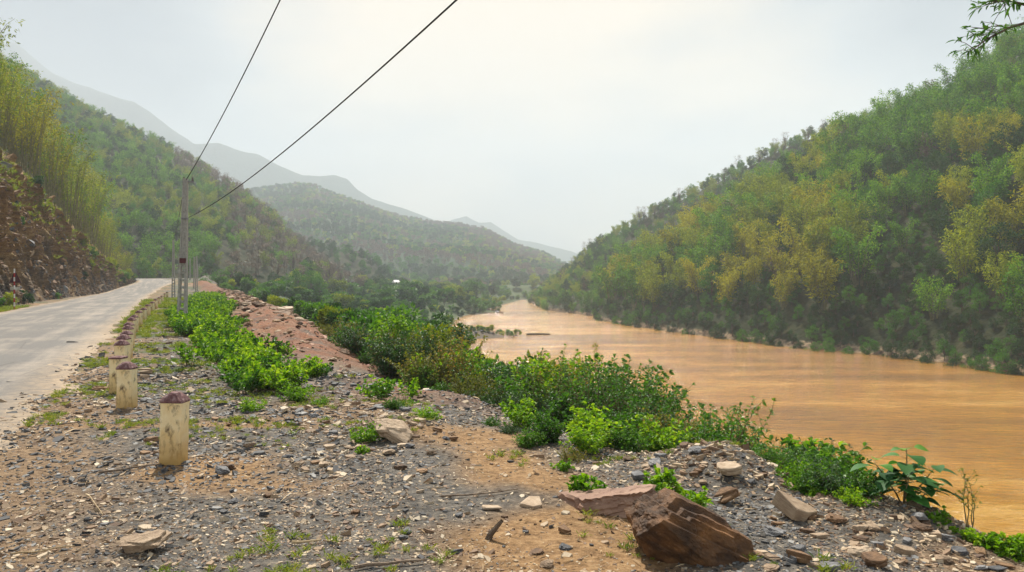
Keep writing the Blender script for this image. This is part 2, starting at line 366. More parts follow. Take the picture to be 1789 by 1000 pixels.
mk = np.stack([sstep(.62, .95, edge), edge*0, edge*0, edge*0+1], -1).reshape(-1, 4)
tag(ob('road', mk_mesh('road', np.stack([PX, PY, PZ], -1), [Q], [m], smooth=True, vcol=mk)), kind='structure')

# ------------------------------------------------------------------ the river
WZ = -8.5
gy = np.concatenate([np.arange(-60, 20, 4.0), np.arange(20, 130, 1.0), np.arange(130, 500, 4.0)]); gx = np.arange(-45, 131, 1.5)
GX, GY = np.meshgrid(gx, gy, indexing='ij')
GZ = WZ+(fbm(GX*.25+GY*.05, GY*.5, 4, 77)-.5)*.12
i = np.arange(len(gx)-1)[:, None]*len(gy); j = np.arange(len(gy)-1)[None, :]
Q = np.stack([i+j, i+len(gy)+j, i+len(gy)+j+1, i+j+1], -1).reshape(-1, 4)
m, t, o = newmat('river_water'); p_ = pos(t)
mp = N(t, 'ShaderNodeMapping'); mp.inputs['Rotation'].default_value = (0, 0, rad(12)); mp.inputs['Scale'].default_value = (.38, 1.0, 1); t.links.new(p_, mp.inputs['Vector'])
rip = noise(t, mp.outputs[0], 1.9, 7, .62); fin = noise(t, mp.outputs[0], 6, 4, .6); swell = noise(t, mp.outputs[0], .2, 4, .55); big = noise(t, mp.outputs[0], .05, 5, .62)
tint = mth(t, 'ADD', mth(t, 'MULTIPLY', big, .62), mth(t, 'ADD', mth(t, 'MULTIPLY', swell, .18), mth(t, 'MULTIPLY', rip, .20)))  # muddy patches, plus light and dark of the ripples put into the colour
c = ramp(t, tint, [(.38, (.23, .10, .002)), (.47, (.33, .15, .004)), (.53, (.43, .20, .010)), (.60, (.56, .31, .065))])
princ(t, o, c, .12, bump(t, fin, .10, .8, bump(t, rip, .55, .9, bump(t, swell, .6, .7))), .5)
tag(ob('river', mk_mesh('river', np.stack([GX, GY, GZ], -1), [Q], [m], smooth=True)), kind='structure')

# ------------------------------------------------------------------ hills
def loft(cols, nu, nv, amp=2.0, fs=.03, seed=1, vpow=1.0, vr=None):
    """cols: list of columns, each a list of (x,y,z) from foot to back"""
    A = np.array(cols, float)                       # (c, r, 3)
    c, r, _ = A.shape
    cu = np.linspace(0, c-1, nu); cvv = np.linspace(0, r-1, nv) if vr is None else vr
    B = np.zeros((nu, r, 3)); 
    for q in range(r):
        for d in range(3): B[:, q, d] = np.interp(cu, np.arange(c), A[:, q, d])
    G = np.zeros((nu, len(cvv), 3))
    for d in range(3):
        for q in range(nu): G[q, :, d] = np.interp(cvv, np.arange(r), B[q, :, d])
    for _ in range(2):                              # soften the creases
        G[1:-1] = (G[:-2]+2*G[1:-1]+G[2:])/4; G[:, 1:-1] = (G[:, :-2]+2*G[:, 1:-1]+G[:, 2:])/4
    env = np.minimum(1, np.arange(len(cvv))/(len(cvv)*.12))[None, :]
    G[..., 2] += (fbm(G[..., 0]*fs, G[..., 1]*fs, 5, seed)-.5)*2*amp*env
    return G
def grid_mesh(name, G, mat, smooth=True, flip=False):
    nu, nv, _ = G.shape
    i = np.arange(nu-1)[:, None]*nv; j = np.arange(nv-1)[None, :]
    Q = np.stack([i+j, i+nv+j, i+nv+j+1, i+j+1], -1).reshape(-1, 4)
    if flip: Q = Q[:, ::-1]
    return mk_mesh(name, G, [Q], [mat], smooth=smooth)
def sample(G, n, vlo=0, vhi=1, rs=RS):
    nu, nv, _ = G.shape; a = int(vlo*(nv-1)); b = max(a+1, int(vhi*(nv-1)))
    P = G[:, a:b+1]
    e1 = P[1:, :-1]-P[:-1, :-1]; e2 = P[:-1, 1:]-P[:-1, :-1]
    ar = np.linalg.norm(np.cross(e1, e2), axis=-1).ravel(); ar /= ar.sum()
    idx = rs.choice(len(ar), n, p=ar); u = rs.rand(n, 1); v = rs.rand(n, 1)
    iu, iv = np.unravel_index(idx, e1.shape[:2])
    p = P[iu, iv]*(1-u)*(1-v)+P[iu+1, iv]*u*(1-v)+P[iu, iv+1]*(1-u)*v+P[iu+1, iv+1]*u*v
    return p, (iv+a+v[:, 0])/(nv-1)
def spread(p, dmin, extra=None):
    """thin random points so that none stand closer than dmin (grid hash)"""
    keep = []; H = {}
    for i in range(len(p)):
        k = (int(p[i, 0]//dmin), int(p[i, 1]//dmin)); ok = True
        for a in (-1, 0, 1):
            for b in (-1, 0, 1):
                for q in H.get((k[0]+a, k[1]+b), ()):
                    if (p[i, 0]-p[q, 0])**2+(p[i, 1]-p[q, 1])**2 < dmin*dmin: ok = False
        if ok: H.setdefault(k, []).append(i); keep.append(i)
    return np.array(keep)
def dirx(px): return (px-CX)/F
def colz(px, rows):                                  # rows: (d, z)
    return [(dirx(px)*d, d, z) for d, z in rows]
def ztop(py, d, tree): return EYE+(HY-py)/F*d-tree

def hillmat(name, stops, sc=.12, bm=.6):
    m, t, o = newmat(name); p_ = pos(t); n = noise(t, p_, sc, 8, .65); n2 = noise(t, p_, sc*9, 5, .6)
    f = mth(t, 'ADD', mth(t, 'MULTIPLY', n, .6), mth(t, 'MULTIPLY', n2, .4))
    c = ramp(t, f, stops)
    if name == 'forest_floor':
        sx = N(t, 'ShaderNodeSeparateXYZ'); t.links.new(p_, sx.inputs[0]); wl = mth(t, 'MULTIPLY', mth(t, 'SUBTRACT', mth(t, 'ADD', mth(t, 'MULTIPLY', n2, 1.6), -8.2), sx.outputs[2]), 2.2, True)
        c = mixc(t, wl, c, ramp(t, n2, [(.35, (.08, .055, .035)), (.6, (.30, .22, .14))]))
    princ(t, o, c, .95, bump(t, n2, bm, .8), .1); return m
M['floor'] = hillmat('forest_floor', [(.3, (.010, .016, .005)), (.5, (.028, .034, .012)), (.75, (.08, .06, .03))])
M['farhill'] = hillmat('far_forest', [(.3, (.02, .045, .018)), (.5, (.045, .075, .03)), (.75, (.10, .10, .05))], .03, 2.0)
M['mountain'] = hillmat('mountain_forest', [(.3, (.03, .06, .03)), (.75, (.08, .09, .06))], .01, 6.0)

# right hillside, front
R1c = []
for px, fd, zt, dt_ in [(3000, 45, 78, 150), (2300, 62, 74, 180), (2000, 74, 69, 192), (1789, 87, 61, 200), (1650, 98, 48.5, 205), (1520, 110, 41, 212), (1400, 121, 33, 220), (1300, 136, 23.5, 226),
                        (1200, 155, 14, 232), (1120, 177, 5, 236), (1060, 202, -3, 238), (1037, 214, -9, 238)]:
    zm = -5+(zt+5)*.46; dm = fd+(dt_-fd)*.46
    R1c.append(colz(px, [(fd-1.5, -10), (fd+2, -7.6), (fd+(dt_-fd)*.10, -7.4+(zt+7)*.10), (dm, zm), (dt_, zt), (dt_+70, zt-12)]))
R1 = loft(R1c, 220, 70, 2.6, .035, 41)
tag(ob('hillside', grid_mesh('hillside_right', R1, M['floor'], flip=True)), kind='structure')
R2c = []
for px, fd, ty, dt_ in [(1850, 235, 90, 330), (1700, 238, 120, 335), (1540, 240, 168, 340), (1380, 240, 222, 350), (1220, 236, 305, 370), (1130, 233, 355, 385), (1040, 232, 407, 400), (990, 264, 455, 410), (955, 284, 485, 416), (925, 398, 524, 424)]:
    zt = ztop(ty, dt_, 6.5)
    R2c.append(colz(px, [(fd-1, -10), (fd+3, -7.5), (fd+(dt_-fd)*.5, -7+(zt+7)*.5), (dt_, zt), (dt_+90, max(zt-25, -9))]))
R2 = loft(R2c, 150, 50, 2.0, .03, 51)
tag(ob('hillside', grid_mesh('hillside_back', R2, M['floor'], flip=True)), kind='structure')
# left: road cutting with its spur
L1c = []
for px, fd, a_, b_, c_ in [(-1500, 9.2, (12, 9), (25, 22), (45, 36)), (-700, 15.6, (21, 11), (38, 24), (65, 38)), (-300, 26, (38, 12.5), (60, 22), (95, 34)), (-120, 38, (55, 13.5), (78, 20), (120, 31)), (0, 50.5, (72, 13.2), (95, 17.5), (140, 28)),
                           (60, 65, (85, 11.2), (105, 15.5), (145, 23)), (100, 78, (95, 9.3), (115, 12), (150, 16.5)), (150, 97, (108, 6.6), (120, 8), (150, 10.5)), (180, 114, (121, 5.2), (131, 5.6), (150, 7)),
                           (215, 138, (141, 2.9), (147, 3.2), (155, 3.8)), (236, 153, (156, 2.2), (160, 2.3), (165, 2.6))]:
    L1c.append(colz(px, [(fd-.6, float(zr(fd))-.3), a_, b_, c_, (c_[0]+35, c_[1]-4)]))
L1 = loft(L1c, 420, 10, .6, .05, 61, vr=np.concatenate([np.linspace(0, 1, 120), np.linspace(1, 4, 40)[1:]]))
nrmdir = np.array([.91, -.41, .55]); nrmdir /= np.linalg.norm(nrmdir)
al = L1[..., 0]*-.40+L1[..., 1]*.91
st = L1[..., 2]*1.0+al*.55                              # tilted beds
w1 = np.linspace(0, 1, L1.shape[1])[None, :]
rockw = np.where(np.arange(L1.shape[1]) < 122, 1, .25)[None, :]*sstep(0, 8, np.arange(L1.shape[1]))[None, :]
bed = fbm(st*2.4, al*.22, 3, 71); blk = fbm(st*.6, al*.3+9, 5, 75)
L1 += nrmdir[None, None, :]*(((bed-.5)*2.4+(blk-.5)*3.2)*rockw*np.clip(L1[..., 2]/4, .25, 1))[..., None]
m, t, o = newmat('cutting_rock'); p_ = pos(t)
mp = N(t, 'ShaderNodeMapping'); mp.inputs['Rotation'].default_value = (rad(-27), 0, rad(-23.7)); mp.inputs['Scale'].default_value = (1, .22, 2.2); t.links.new(p_, mp.inputs['Vector'])
b1 = noise(t, mp.outputs[0], 1.4, 9, .7); b2 = noise(t, p_, .16, 4, .6); b3 = noise(t, mp.outputs[0], 5, 6, .7)
dark = ramp(t, b3, [(.36, (.022, .017, .014)), (.5, (.075, .055, .042)), (.60, (.17, .12, .085)), (.72, (.45, .38, .30))])
org = ramp(t, b1, [(.32, (.10, .055, .016)), (.5, (.32, .18, .055)), (.68, (.52, .36, .15))])
gr = ramp(t, b1, [(.3, (.03, .05, .012)), (.7, (.16, .16, .04))])
geo = N(t, 'ShaderNodeSeparateXYZ'); t.links.new(p_, geo.inputs[0])
hz_ = mth(t, 'MULTIPLY', mth(t, 'SUBTRACT', mth(t, 'ADD', mth(t, 'MULTIPLY', geo.outputs[2], .045), b2), .52), 5, True)
c = mixc(t, hz_, dark, org)
g_ = mth(t, 'MULTIPLY', mth(t, 'SUBTRACT', mth(t, 'ADD', mth(t, 'MULTIPLY', geo.outputs[2], .035), noise(t, p_, .3, 4)), .93), 6, True)
c = mixc(t, g_, c, gr)
princ(t, o, c, .85, bump(t, b3, .25, 1, bump(t, b1, .6, .8)), .3)
tag(ob('rock_cutting', grid_mesh('rock_cutting', L1, m, smooth=False, flip=False)), kind='structure')
# left: forested hill behind the bend, small spur, long hazy hill, mountains
M1c = []
for px, fd, fz, ty, dt_ in [(-500, 200, 5, -150, 300), (-250, 200, 5, -20, 315), (0, 190, 3, 78, 330), (130, 188, 2.2, 160, 332), (200, 186, 2.2, 194, 332), (280, 192, 2.4, 233, 336), (360, 202, 2.2, 272, 340), (410, 212, 1.6, 302, 341), (450, 220, 1.2, 333, 338),
                            (490, 229, .8, 366, 328), (515, 237, .5, 402, 322), (560, 252, 0, 437, 312), (600, 268, -1, 468, 308), (640, 285, -2, 490, 310)]:
    dt_ = dt_+min(110, (dt_-fd)*.75); zt = ztop(ty, dt_, 7)
    M1c.append(colz(px, [(fd-4, fz-1.5), (fd+3, fz+1.2), (fd+(dt_-fd)*.45, fz+(zt-fz)*.47), (dt_, zt), (dt_+70, zt-22)]))
M1 = loft(M1c, 170, 50, 3.0, .025, 81)
tag(ob('hillside', grid_mesh('hillside_left', M1, M['floor'])), kind='structure')
M2c = []
for px, ty in [(430, 402), (500, 400), (560, 410), (600, 418), (630, 428), (655, 443), (673, 456), (688, 480), (706, 496)]:
    zt = ztop(ty, 460, 6)
    M2c.append(colz(px, [(350, -5), (365, -2.5), (415, -2+(zt+2)*.55), (460, zt), (520, zt-15)]))
M2 = loft(M2c, 70, 40, 2.2, .03, 91)
tag(ob('hillside', grid_mesh('spur', M2, M['floor'])), kind='structure')
M3c = []
for px, ty in [(300, 345), (400, 335), (470, 326), (540, 321), (600, 338), (650, 358), (700, 376), (760, 386), (800, 392), (850, 399), (900, 424), (950, 440), (985, 462), (1060, 495), (1200, 505)]:
    zt = ztop(ty, 1200, 6)
    M3c.append(colz(px, [(492, -9), (510, -6), (700, -6+(zt+6)*.30), (950, -6+(zt+6)*.66), (1200, zt), (1400, zt-40)]))
M3 = loft(M3c, 200, 80, 7.0, .012, 101)
tag(ob('hill', grid_mesh('long_hill', M3, M['farhill'])), kind='structure')
def mountain(pts, d, depth, seed, amp):
    cs = []
    pts = [(pts[0][0]-900, pts[0][1])]+pts+[(pts[-1][0]+150, 492)]
    for px, ty in pts:
        zt = ztop(ty, d, 0); cs.append(colz(px, [(d-depth, -15), (d-depth*.55, max(-12, zt*.38)), (d-depth*.2, max(-10, zt*.78)), (d, zt), (d+depth*.7, zt*.5-20)]))
    return loft(cs, 320, 60, amp, .006, seed)
FM1 = mountain([(-250, 50), (-60, 40), (0, 60), (30, 66), (55, 90), (90, 120), (130, 140), (165, 152), (200, 163), (235, 172), (275, 200), (310, 228), (340, 247), (380, 244), (420, 256), (450, 263), (490, 286), (530, 303), (560, 306), (585, 303), (607, 309), (625, 330), (650, 345), (690, 358), (740, 378), (790, 400), (850, 440)], 2200, 560, 111, 14)
tag(ob('mountains', grid_mesh('near_mountains', FM1, M['mountain'])), kind='structure')
FM2 = mountain([(500, 420), (640, 410), (740, 400), (790, 380), (815, 374), (835, 386), (858, 386), (880, 402), (905, 418), (950, 428), (1000, 440), (1050, 462)], 2800, 500, 121, 14)
tag(ob('mountains', grid_mesh('far_mountains', FM2, M['mountain'])), kind='structure')

# ------------------------------------------------------------------ plant builders (each returns stems and foliage arrays)
def bamboo(seed, H=11, nc=20, nl=120, spreadr=1.0, lean=1.6, lsz=.5, t0=.25):
    rs = np.random.RandomState(seed); L = []; P = []; D = []
    for c in range(nc):
        a = rs.rand()*6.283; r = rs.rand()**.5*spreadr; h = H*rs.uniform(.65, 1.05)
        o = np.array([math.cos(a), math.sin(a), 0]); tt = np.linspace(0, 1, 9)
        ln = lean*rs.uniform(.4, 1.3); ar = rs.uniform(.5, 2.2)
        pts = o*r+o[None, :]*(ln*tt+ar*tt**3.5)[:, None]+np.array([0, 0, 1.0])*(h*(tt-.16*tt**5))[:, None]
        pts += rs.normal(0, .05, pts.shape)*tt[:, None]
        L.append((pts, .055, .012))
        q = t0+(1-t0)*rs.rand(nl)**.8
        base = np.stack([np.interp(q, tt, pts[:, d]) for d in range(3)], -1)
        node = np.floor(q*16)                            # leaf sprays gather at nodes
        ph = _h(node.astype(np.int64), np.full(nl, c), seed)*6.283
        rad_ = rs.rand(nl)**.7*(1.25-.65*q)
        lat = np.stack([np.cos(ph), np.sin(ph), -.15+0*ph], -1)*rad_[:, None]+rs.normal(0, .22, (nl, 3))
        P.append(base+lat); D.append(lat+rs.normal(0, .5, (nl, 3))+np.array([0, 0, -.25]))
    P = np.concatenate(P); D = np.concatenate(D)
    V, Q = flats(P, D, rs.uniform(.6, 1.2, len(P))*lsz, rs.uniform(.22, .4, len(P))*lsz, rs)
    sv, sq = tubes(L, 4)
    shade = np.clip(.5+.35*(P[:, 2]/H-.6)+rs.normal(0, .2, len(P)), 0, 1)
    shade = np.clip(rs.rand(len(P)), 0, 1)
    return sv, sq, V, Q, shade
def broad(seed, H=9, R=3.0, ncl=22, nl=110, lsz=.38, base=.3, dens=1.0):
    rs = np.random.RandomState(seed); L = []; P = []; Nn = []; shade = []
    tr = np.array([[0, 0, 0], [.1, 0, H*.2], [-.1, .1, H*.4], [0, 0, H*.62]])+rs.normal(0, .12, (4, 3))*[1, 1, 0]
    L.append((tr, H*.022, H*.011))
    for c in range(ncl):
        a = rs.rand()*6.283; u = rs.uniform(base, 1.0); rr_ = R*math.sqrt(max(.05, 1-((u-.58)/.52)**2))*rs.uniform(.45, .95)
        ctr = np.array([math.cos(a)*rr_, math.sin(a)*rr_, H*u*.93]); cr_ = R*rs.uniform(.24, .42)
        s = tr[1+int(rs.randint(2))]*.5+tr[2]*.5
        mid = s*.5+ctr*.5+rs.normal(0, .15, 3)
        L.append((np.array([s, mid, ctr]), H*.008, H*.002))
        v = nrm(rs.normal(0, 1, (nl, 3))); q = rs.rand(nl)[:, None]**.45
        p = ctr+v*q*cr_*np.array([1.1, 1.1, .75]); P.append(p); Nn.append(v+rs.normal(0, .6, (nl, 3))+[0, 0, .15])
        shade.append(np.clip(rs.rand(nl)*.75+rs.rand()*.35-.05, 0, 1))
    P = np.concatenate(P); D = np.concatenate(Nn)
    V, Q = flats(P, D, rs.uniform(.6, 1.3, len(P))*lsz, rs.uniform(.45, .75, len(P))*lsz, rs)
    sv, sq = tubes(L, 4); return sv, sq, V, Q, np.concatenate(shade)
def shrubm(seed, H=1.0, spr=.6, ns=16, lL=.075, lW=.045, step=.045, twigs=5, droop=.25, start=.2, base=.12, upb=.2, rndb=1, tl=.34):
    rs = np.random.RandomState(seed); L = []; P = []; D = []
    def put(pts, st_, t0):
        n = max(2, int(np.linalg.norm(np.diff(pts, axis=0), axis=1).sum()/st_)); q = t0+(1-t0)*(np.arange(n)+rs.rand(n)*.5)/n; q = np.clip(q, 0, 1)
        tt = np.linspace(0, 1, len(pts)); b = np.stack([np.interp(q, tt, pts[:, d]) for d in range(3)], -1)
        a = np.arange(n)*2.4+rs.rand()*6; tg = nrm(pts[-1]-pts[0])
        lat = np.stack([np.cos(a), np.sin(a), 0*a], -1)
        P.append(b); D.append(lat+tg*.45+rs.normal(0, .25, (n, 3))+[0, 0, upb])
        P.append(pts[-1][None, :].repeat(3, 0)); D.append(nrm(rs.normal(0, .6, (3, 3)))+tg)
    for c in range(ns):
        a = rs.rand()*6.283; h = H*rs.uniform(.55, 1.0); out_ = spr*rs.uniform(.2, 1.0)
        o = np.array([math.cos(a), math.sin(a), 0]); tt = np.linspace(0, 1, 7)
        pts = o*base*rs.rand()+o[None, :]*(out_*tt**1.3)[:, None]+np.array([0, 0, 1.0])*(h*(1-.25*(out_/spr if spr else 0))*tt)[:, None]+np.cumsum(rs.normal(0, .018*H, (7, 3)), 0)*[1, 1, .4]
        pts[0, 2] = -.05; L.append((pts, .008*H+.002, .002)); put(pts, step, start)
        for k in range(twigs):
            q = rs.uniform(start, .9); b = np.array([np.interp(q, tt, pts[:, d]) for d in range(3)]); a2 = rs.rand()*6.283
            v = np.array([math.cos(a2), math.sin(a2), rs.uniform(.2, 1.0)]); ln = tl*H*rs.uniform(.5, 1)*(1.15-q*.6)
            tp = np.array([b, b+v*ln*.5, b+v*ln+[0, 0, .04*H]]); L.append((tp, .003*H+.001, .0015)); put(tp, step, .1)
    P = np.concatenate(P); D = np.concatenate(D); P[:, 2] = np.maximum(P[:, 2], .02)
    V, T, Q = leaves(P, D, rs.uniform(.65, 1.15, len(P))*lL, rs.uniform(.8, 1.1, len(P))*lW, droop=droop, rs=rs)
    r = rs.rand(len(P)); sv, sq = tubes(L, 4); return sv, sq, V, T, Q, np.tile(r, 4), np.tile(r, 2)

def combined(name, parts, smat, lmat):
    if len(parts) == 5:
        sv, sq, V, Q, r = parts
        return mk_mesh(name, np.concatenate([sv, V]), [sq, Q+len(sv)], [smat, lmat], [0, 1], [0.5, r])
    sv, sq, V, T, Q, r3, r4 = parts
    return mk_mesh(name, np.concatenate([sv, V]), [sq, T+len(sv), Q+len(sv)], [smat, lmat], [0, 1, 1], [.5, r3, r4])
def split(name, parts, smat, lmat, n1_, n2_):
    if len(parts) == 5:
        sv, sq, V, Q, r = parts
        return (n1_, mk_mesh(name+'_'+n1_, sv, [sq], [smat])), (n2_, mk_mesh(name+'_'+n2_, V, [Q], [lmat], None, [r]))
    sv, sq, V, T, Q, r3, r4 = parts
    return (n1_, mk_mesh(name+'_'+n1_, sv, [sq], [smat])), (n2_, mk_mesh(name+'_'+n2_, V, [T, Q], [lmat], None, [r3, r4]))
def place(name, protos, loc, rz, sc, label, cat, group=None):
    """protos: a mesh, or ((part name, mesh), ...) under an Empty"""
    if isinstance(protos, tuple):
        o = ob(name, None, None, loc, (0, 0, rz), sc); o.empty_display_size = .1
        for pn, me in protos: ob(pn, me, o)
    else: o = ob(name, protos, None, loc, (0, 0, rz), sc)
    return tag(o, label, cat, group)
def stuff(name, pts, protos, label=None, col_kind=None, rot=None, scl=None, kindv=None, tilt=0):
    """one object: geometry nodes put copies of the prototype objects on its points"""
    n = len(pts); me = bpy.data.meshes.new(name); me.vertices.add(n); me.vertices.foreach_set('co', np.asarray(pts, np.float32).ravel())
    rv = np.zeros((n, 3), np.float32); rv[:, 2] = RS.rand(n)*6.283 if rot is None else rot
    if tilt: rv[:, :2] = RS.normal(0, tilt, (n, 2))
    me.attributes.new('ir', 'FLOAT_VECTOR', 'POINT').data.foreach_set('vector', rv.ravel())
    me.attributes.new('iscale', 'FLOAT', 'POINT').data.foreach_set('value', np.asarray(scl, np.float32))
    me.attributes.new('ik', 'INT', 'POINT').data.foreach_set('value', np.asarray(kindv, np.int32))
    o = ob(name, me); g = bpy.data.node_groups.new(name+'_nodes', 'GeometryNodeTree')
    g.interface.new_socket('Geometry', in_out='INPUT', socket_type='NodeSocketGeometry'); g.interface.new_socket('Geometry', in_out='OUTPUT', socket_type='NodeSocketGeometry')
    gi = N(g, 'NodeGroupInput'); go = N(g, 'NodeGroupOutput'); jn = N(g, 'GeometryNodeJoinGeometry')
    def na_(nm, ty):
        x = N(g, 'GeometryNodeInputNamedAttribute', data_type=ty); x.inputs['Name'].default_value = nm; return [s for s in x.outputs if s.enabled and s.name == 'Attribute'][0]
    ir = na_('ir', 'FLOAT_VECTOR'); isc = na_('iscale', 'FLOAT'); ik = na_('ik', 'INT')
    for q, po in enumerate(protos):
        oi = N(g, 'GeometryNodeObjectInfo', transform_space='ORIGINAL'); oi.inputs['Object'].default_value = po; oi.inputs['As Instance'].default_value = True
        cp = N(g, 'FunctionNodeCompare', data_type='INT', operation='EQUAL')
        ins = [s for s in cp.inputs if s.enabled]; g.links.new(ik, ins[0]); ins[1].default_value = q
        ip = N(g, 'GeometryNodeInstanceOnPoints'); g.links.new(gi.outputs[0], ip.inputs['Points']); g.links.new(cp.outputs[0], ip.inputs['Selection'])
        g.links.new(oi.outputs['Geometry'], ip.inputs['Instance']); g.links.new(ir, ip.inputs['Rotation']); g.links.new(isc, ip.inputs['Scale'])
        g.links.new(ip.outputs[0], jn.inputs[0])
    g.links.new(jn.outputs[0], go.inputs[0])
    md = o.modifiers.new('scatter', 'NODES'); md.node_group = g
    return tag(o, label, None, None, 'stuff')

# prototypes
BAM = {}; BAMS = {}
for q in range(3):
    pr = bamboo(200+q, 11, 17, 120, .8, 1.7, .60)
    for c in ('green', 'yellow', 'olive'):
        BAM[c, q] = combined('bamboo_%s' % c, pr, M['culm'], M['bam_'+c]); BAMS[c, q] = split('bamboo', pr, M['culm'], M['bam_'+c], 'culms', 'foliage')
TALL = []
for q in range(3):
    pr = bamboo(240+q, 13, 26, 75, 1.6, 1.6, .42, .35)
    TALL.append({c: split('tall_bamboo', pr, M['culm'], M['bam_'+c], 'culms', 'foliage') for c in ('olive', 'green', 'yellow')})
BRO = {}; BROS = {}
for q in range(3):
    pr = broad(300+q, 9, 2.9, 20, 110)
    for c in ('dark', 'green'): 
        BRO[c, q] = combined('tree_'+c, pr, M['bark'], M['tree_'+c]); BROS[c, q] = split('tree', pr, M['bark'], M['tree_'+c], 'trunk', 'crown')
pr = broad(330, 9, 2.2, 16, 40, .34, .35); BRO['dry', 0] = combined('tree_dry', pr, M['bark'], M['tree_dry'])
pr = broad(331, 9, 2.2, 22, 16, .30, .35); BRO['bare', 0] = combined('tree_bare', pr, M['bark'], M['tree_dry']); BROS['bare', 0] = split('bare_tree', pr, M['bark'], M['tree_dry'], 'trunk', 'crown')
BUSH = {}
for q in range(3):
    pr = broad(340+q, 2.6, 1.6, 16, 130, .26, .12)
    for c in ('dark', 'green', 'olive'):
        BUSH[c, q] = split('bush', pr, M['bark'], M[{'dark': 'tree_dark', 'green': 'shrub', 'olive': 'bam_olive'}[c]], 'branches', 'foliage')
pr = broad(350, 9, 3.2, 14, 45, .8); LOWT = {c: combined('far_tree', pr, M['bark'], M['tree_'+c]) for c in ('dark', 'green')}; LOWT['olive'] = combined('far_tree', pr, M['bark'], M['bam_olive']); LOWT['dry'] = combined('far_tree', pr, M['bark'], M['tree_dry'])

# ------------------------------------------------------------------ forest on the right hillside
def pxof(p): return CX+F*p[:, 0]/np.maximum(p[:, 1], 1)
def pyof(p): return HY-F*(p[:, 2]-EYE)/np.maximum(p[:, 1], 1)
def zone(px, w_):
    if w_.startswith('right'): return ', at its yellow far end' if px < 1200 else ', left of its middle' if px < 1400 else ', right of its middle' if px < 1600 else ', at the right edge'
    if w_.startswith('hazy'): return ''
    return ', left of the nearest pole' if px < 325 else ', right of the nearest pole'
ALLBAM, ALLTREE = [], []                               # (apparent size, spec)
def forest(G, n, dmin, vlo, vhi, chooser, wherelab, rs):
    p, v = sample(G, n, vlo, vhi, rs); k = spread(p, dmin); p = p[k]; v = v[k]
    px = pxof(p); ok = (px > -80) & (px < 2980); p, v, px = p[ok], v[ok], px[ok]
    nb = fbm(p[:, 0]*.045+p[:, 2]*.03, p[:, 1]*.045, 3, 131)
    for i in range(len(p)):
        kind, c, h, band = chooser(p[i], v[i], px[i], nb[i], rs)
        if kind is None: continue
        inview = -20 < px[i] < 1810
        spec = (p[i], kind, c, h, '%s %s%s' % (band, wherelab, zone(px[i], wherelab)))
        (ALLBAM if kind == 'bam' else ALLTREE).append((h/p[i][1]*(1 if inview else .01), spec))
def ch_r1(p, v, px, nb, rs):
    band = 'low on the' if p[2] < 6 else 'topmost on the' if v > .70 else 'halfway up the' if p[2] < 26 else 'high on the'
    py = HY-F*(p[2]-EYE)/p[1]
    if p[2] < -5.0: return 'tree', 'dark' if rs.rand() < .75 else 'green', rs.uniform(2.4, 4.2), band
    gully = abs(px-1590-(py-420)*-.15) < 75 and py > 380
    if gully: return ('tree', 'dark', rs.uniform(3, 5.5), band) if rs.rand() < .8 else ('bam', 'green', rs.uniform(6, 8), band)
    yel = (nb-.5)*3.0+(.75 if px < 1230 and p[2] > -3 else 0)-.15+(.65 if px > 1640 and 250 < py < 540 else 0)+(.35 if 1230 < px < 1500 and py > 360 else 0)-(.9 if py < 260 else 0)-(.6 if 1480 < px < 1640 else 0)+rs.normal(0, .55)
    if rs.rand() < (.06 if v > .6 else .02): return 'tree', 'bare', rs.uniform(7, 10), band
    if rs.rand() < .22: return 'tree', 'dark' if rs.rand() < .65 else 'green', rs.uniform(5, 8.5), band
    c = 'yellow' if yel > .62 else 'olive' if yel > -.15 else 'green'
    return 'bam', c, rs.uniform(7.5, 12.5), band
forest(R1, 12000, 4.3, .03, .86, ch_r1, 'right hillside', np.random.RandomState(5))
forest(R1, 34000, 2.15, .012, .8, lambda p, v, px, nb, rs: ('tree', 'dark' if rs.rand() < .5 else 'green', rs.uniform(1.8, 3.6) if p[2] > -5 else rs.uniform(1.6, 3.4), 'low on the' if p[2] < 6 else 'in the undergrowth of the'), 'right hillside', np.random.RandomState(25))
def ch_r2(p, v, px, nb, rs):
    band = 'low on the' if p[2] < 10 else 'high on the'
    if rs.rand() < (.10 if v > .7 else .02): return 'tree', 'bare', rs.uniform(7, 9), band
    if rs.rand() < .45: return 'tree', 'dark' if rs.rand() < .5 else 'green', rs.uniform(4, 6.5), band
    return 'bam', 'olive' if nb > .52 else 'green', rs.uniform(4.5, 7), band
forest(R2, 12000, 3.9, .03, .9, ch_r2, 'hazy ridge behind the right hillside', np.random.RandomState(6))
def ch_m1(p, v, px, nb, rs):
    band = 'low on the' if p[2] < 18 else 'high on the'
    if px > 400 or (px > 300 and v > .6):
        r = rs.rand()
        if r < .5: return 'tree', 'dry', rs.uniform(5, 8), band
        if r < .68: return 'tree', 'bare', rs.uniform(6, 9), band
    if px > 380 and p[2] < 14 and rs.rand() < .4: return None, None, 0, ''
    if rs.rand() < .35: return 'tree', 'dark' if nb < .5 else 'green', rs.uniform(4, 7), band
    return 'bam', 'olive' if nb > .48 else 'green', rs.uniform(5, 8), band
forest(M1, 15000, 3.8, .04, .85, ch_m1, 'left hill', np.random.RandomState(8))
def ch_m2(p, v, px, nb, rs): return 'tree', ('dark', 'green', 'olive')[rs.randint(2)], rs.uniform(5, 7.5), 'on the'
forest(M2, 1500, 6.5, .05, .9, ch_m2, 'small spur across the valley', np.random.RandomState(9))
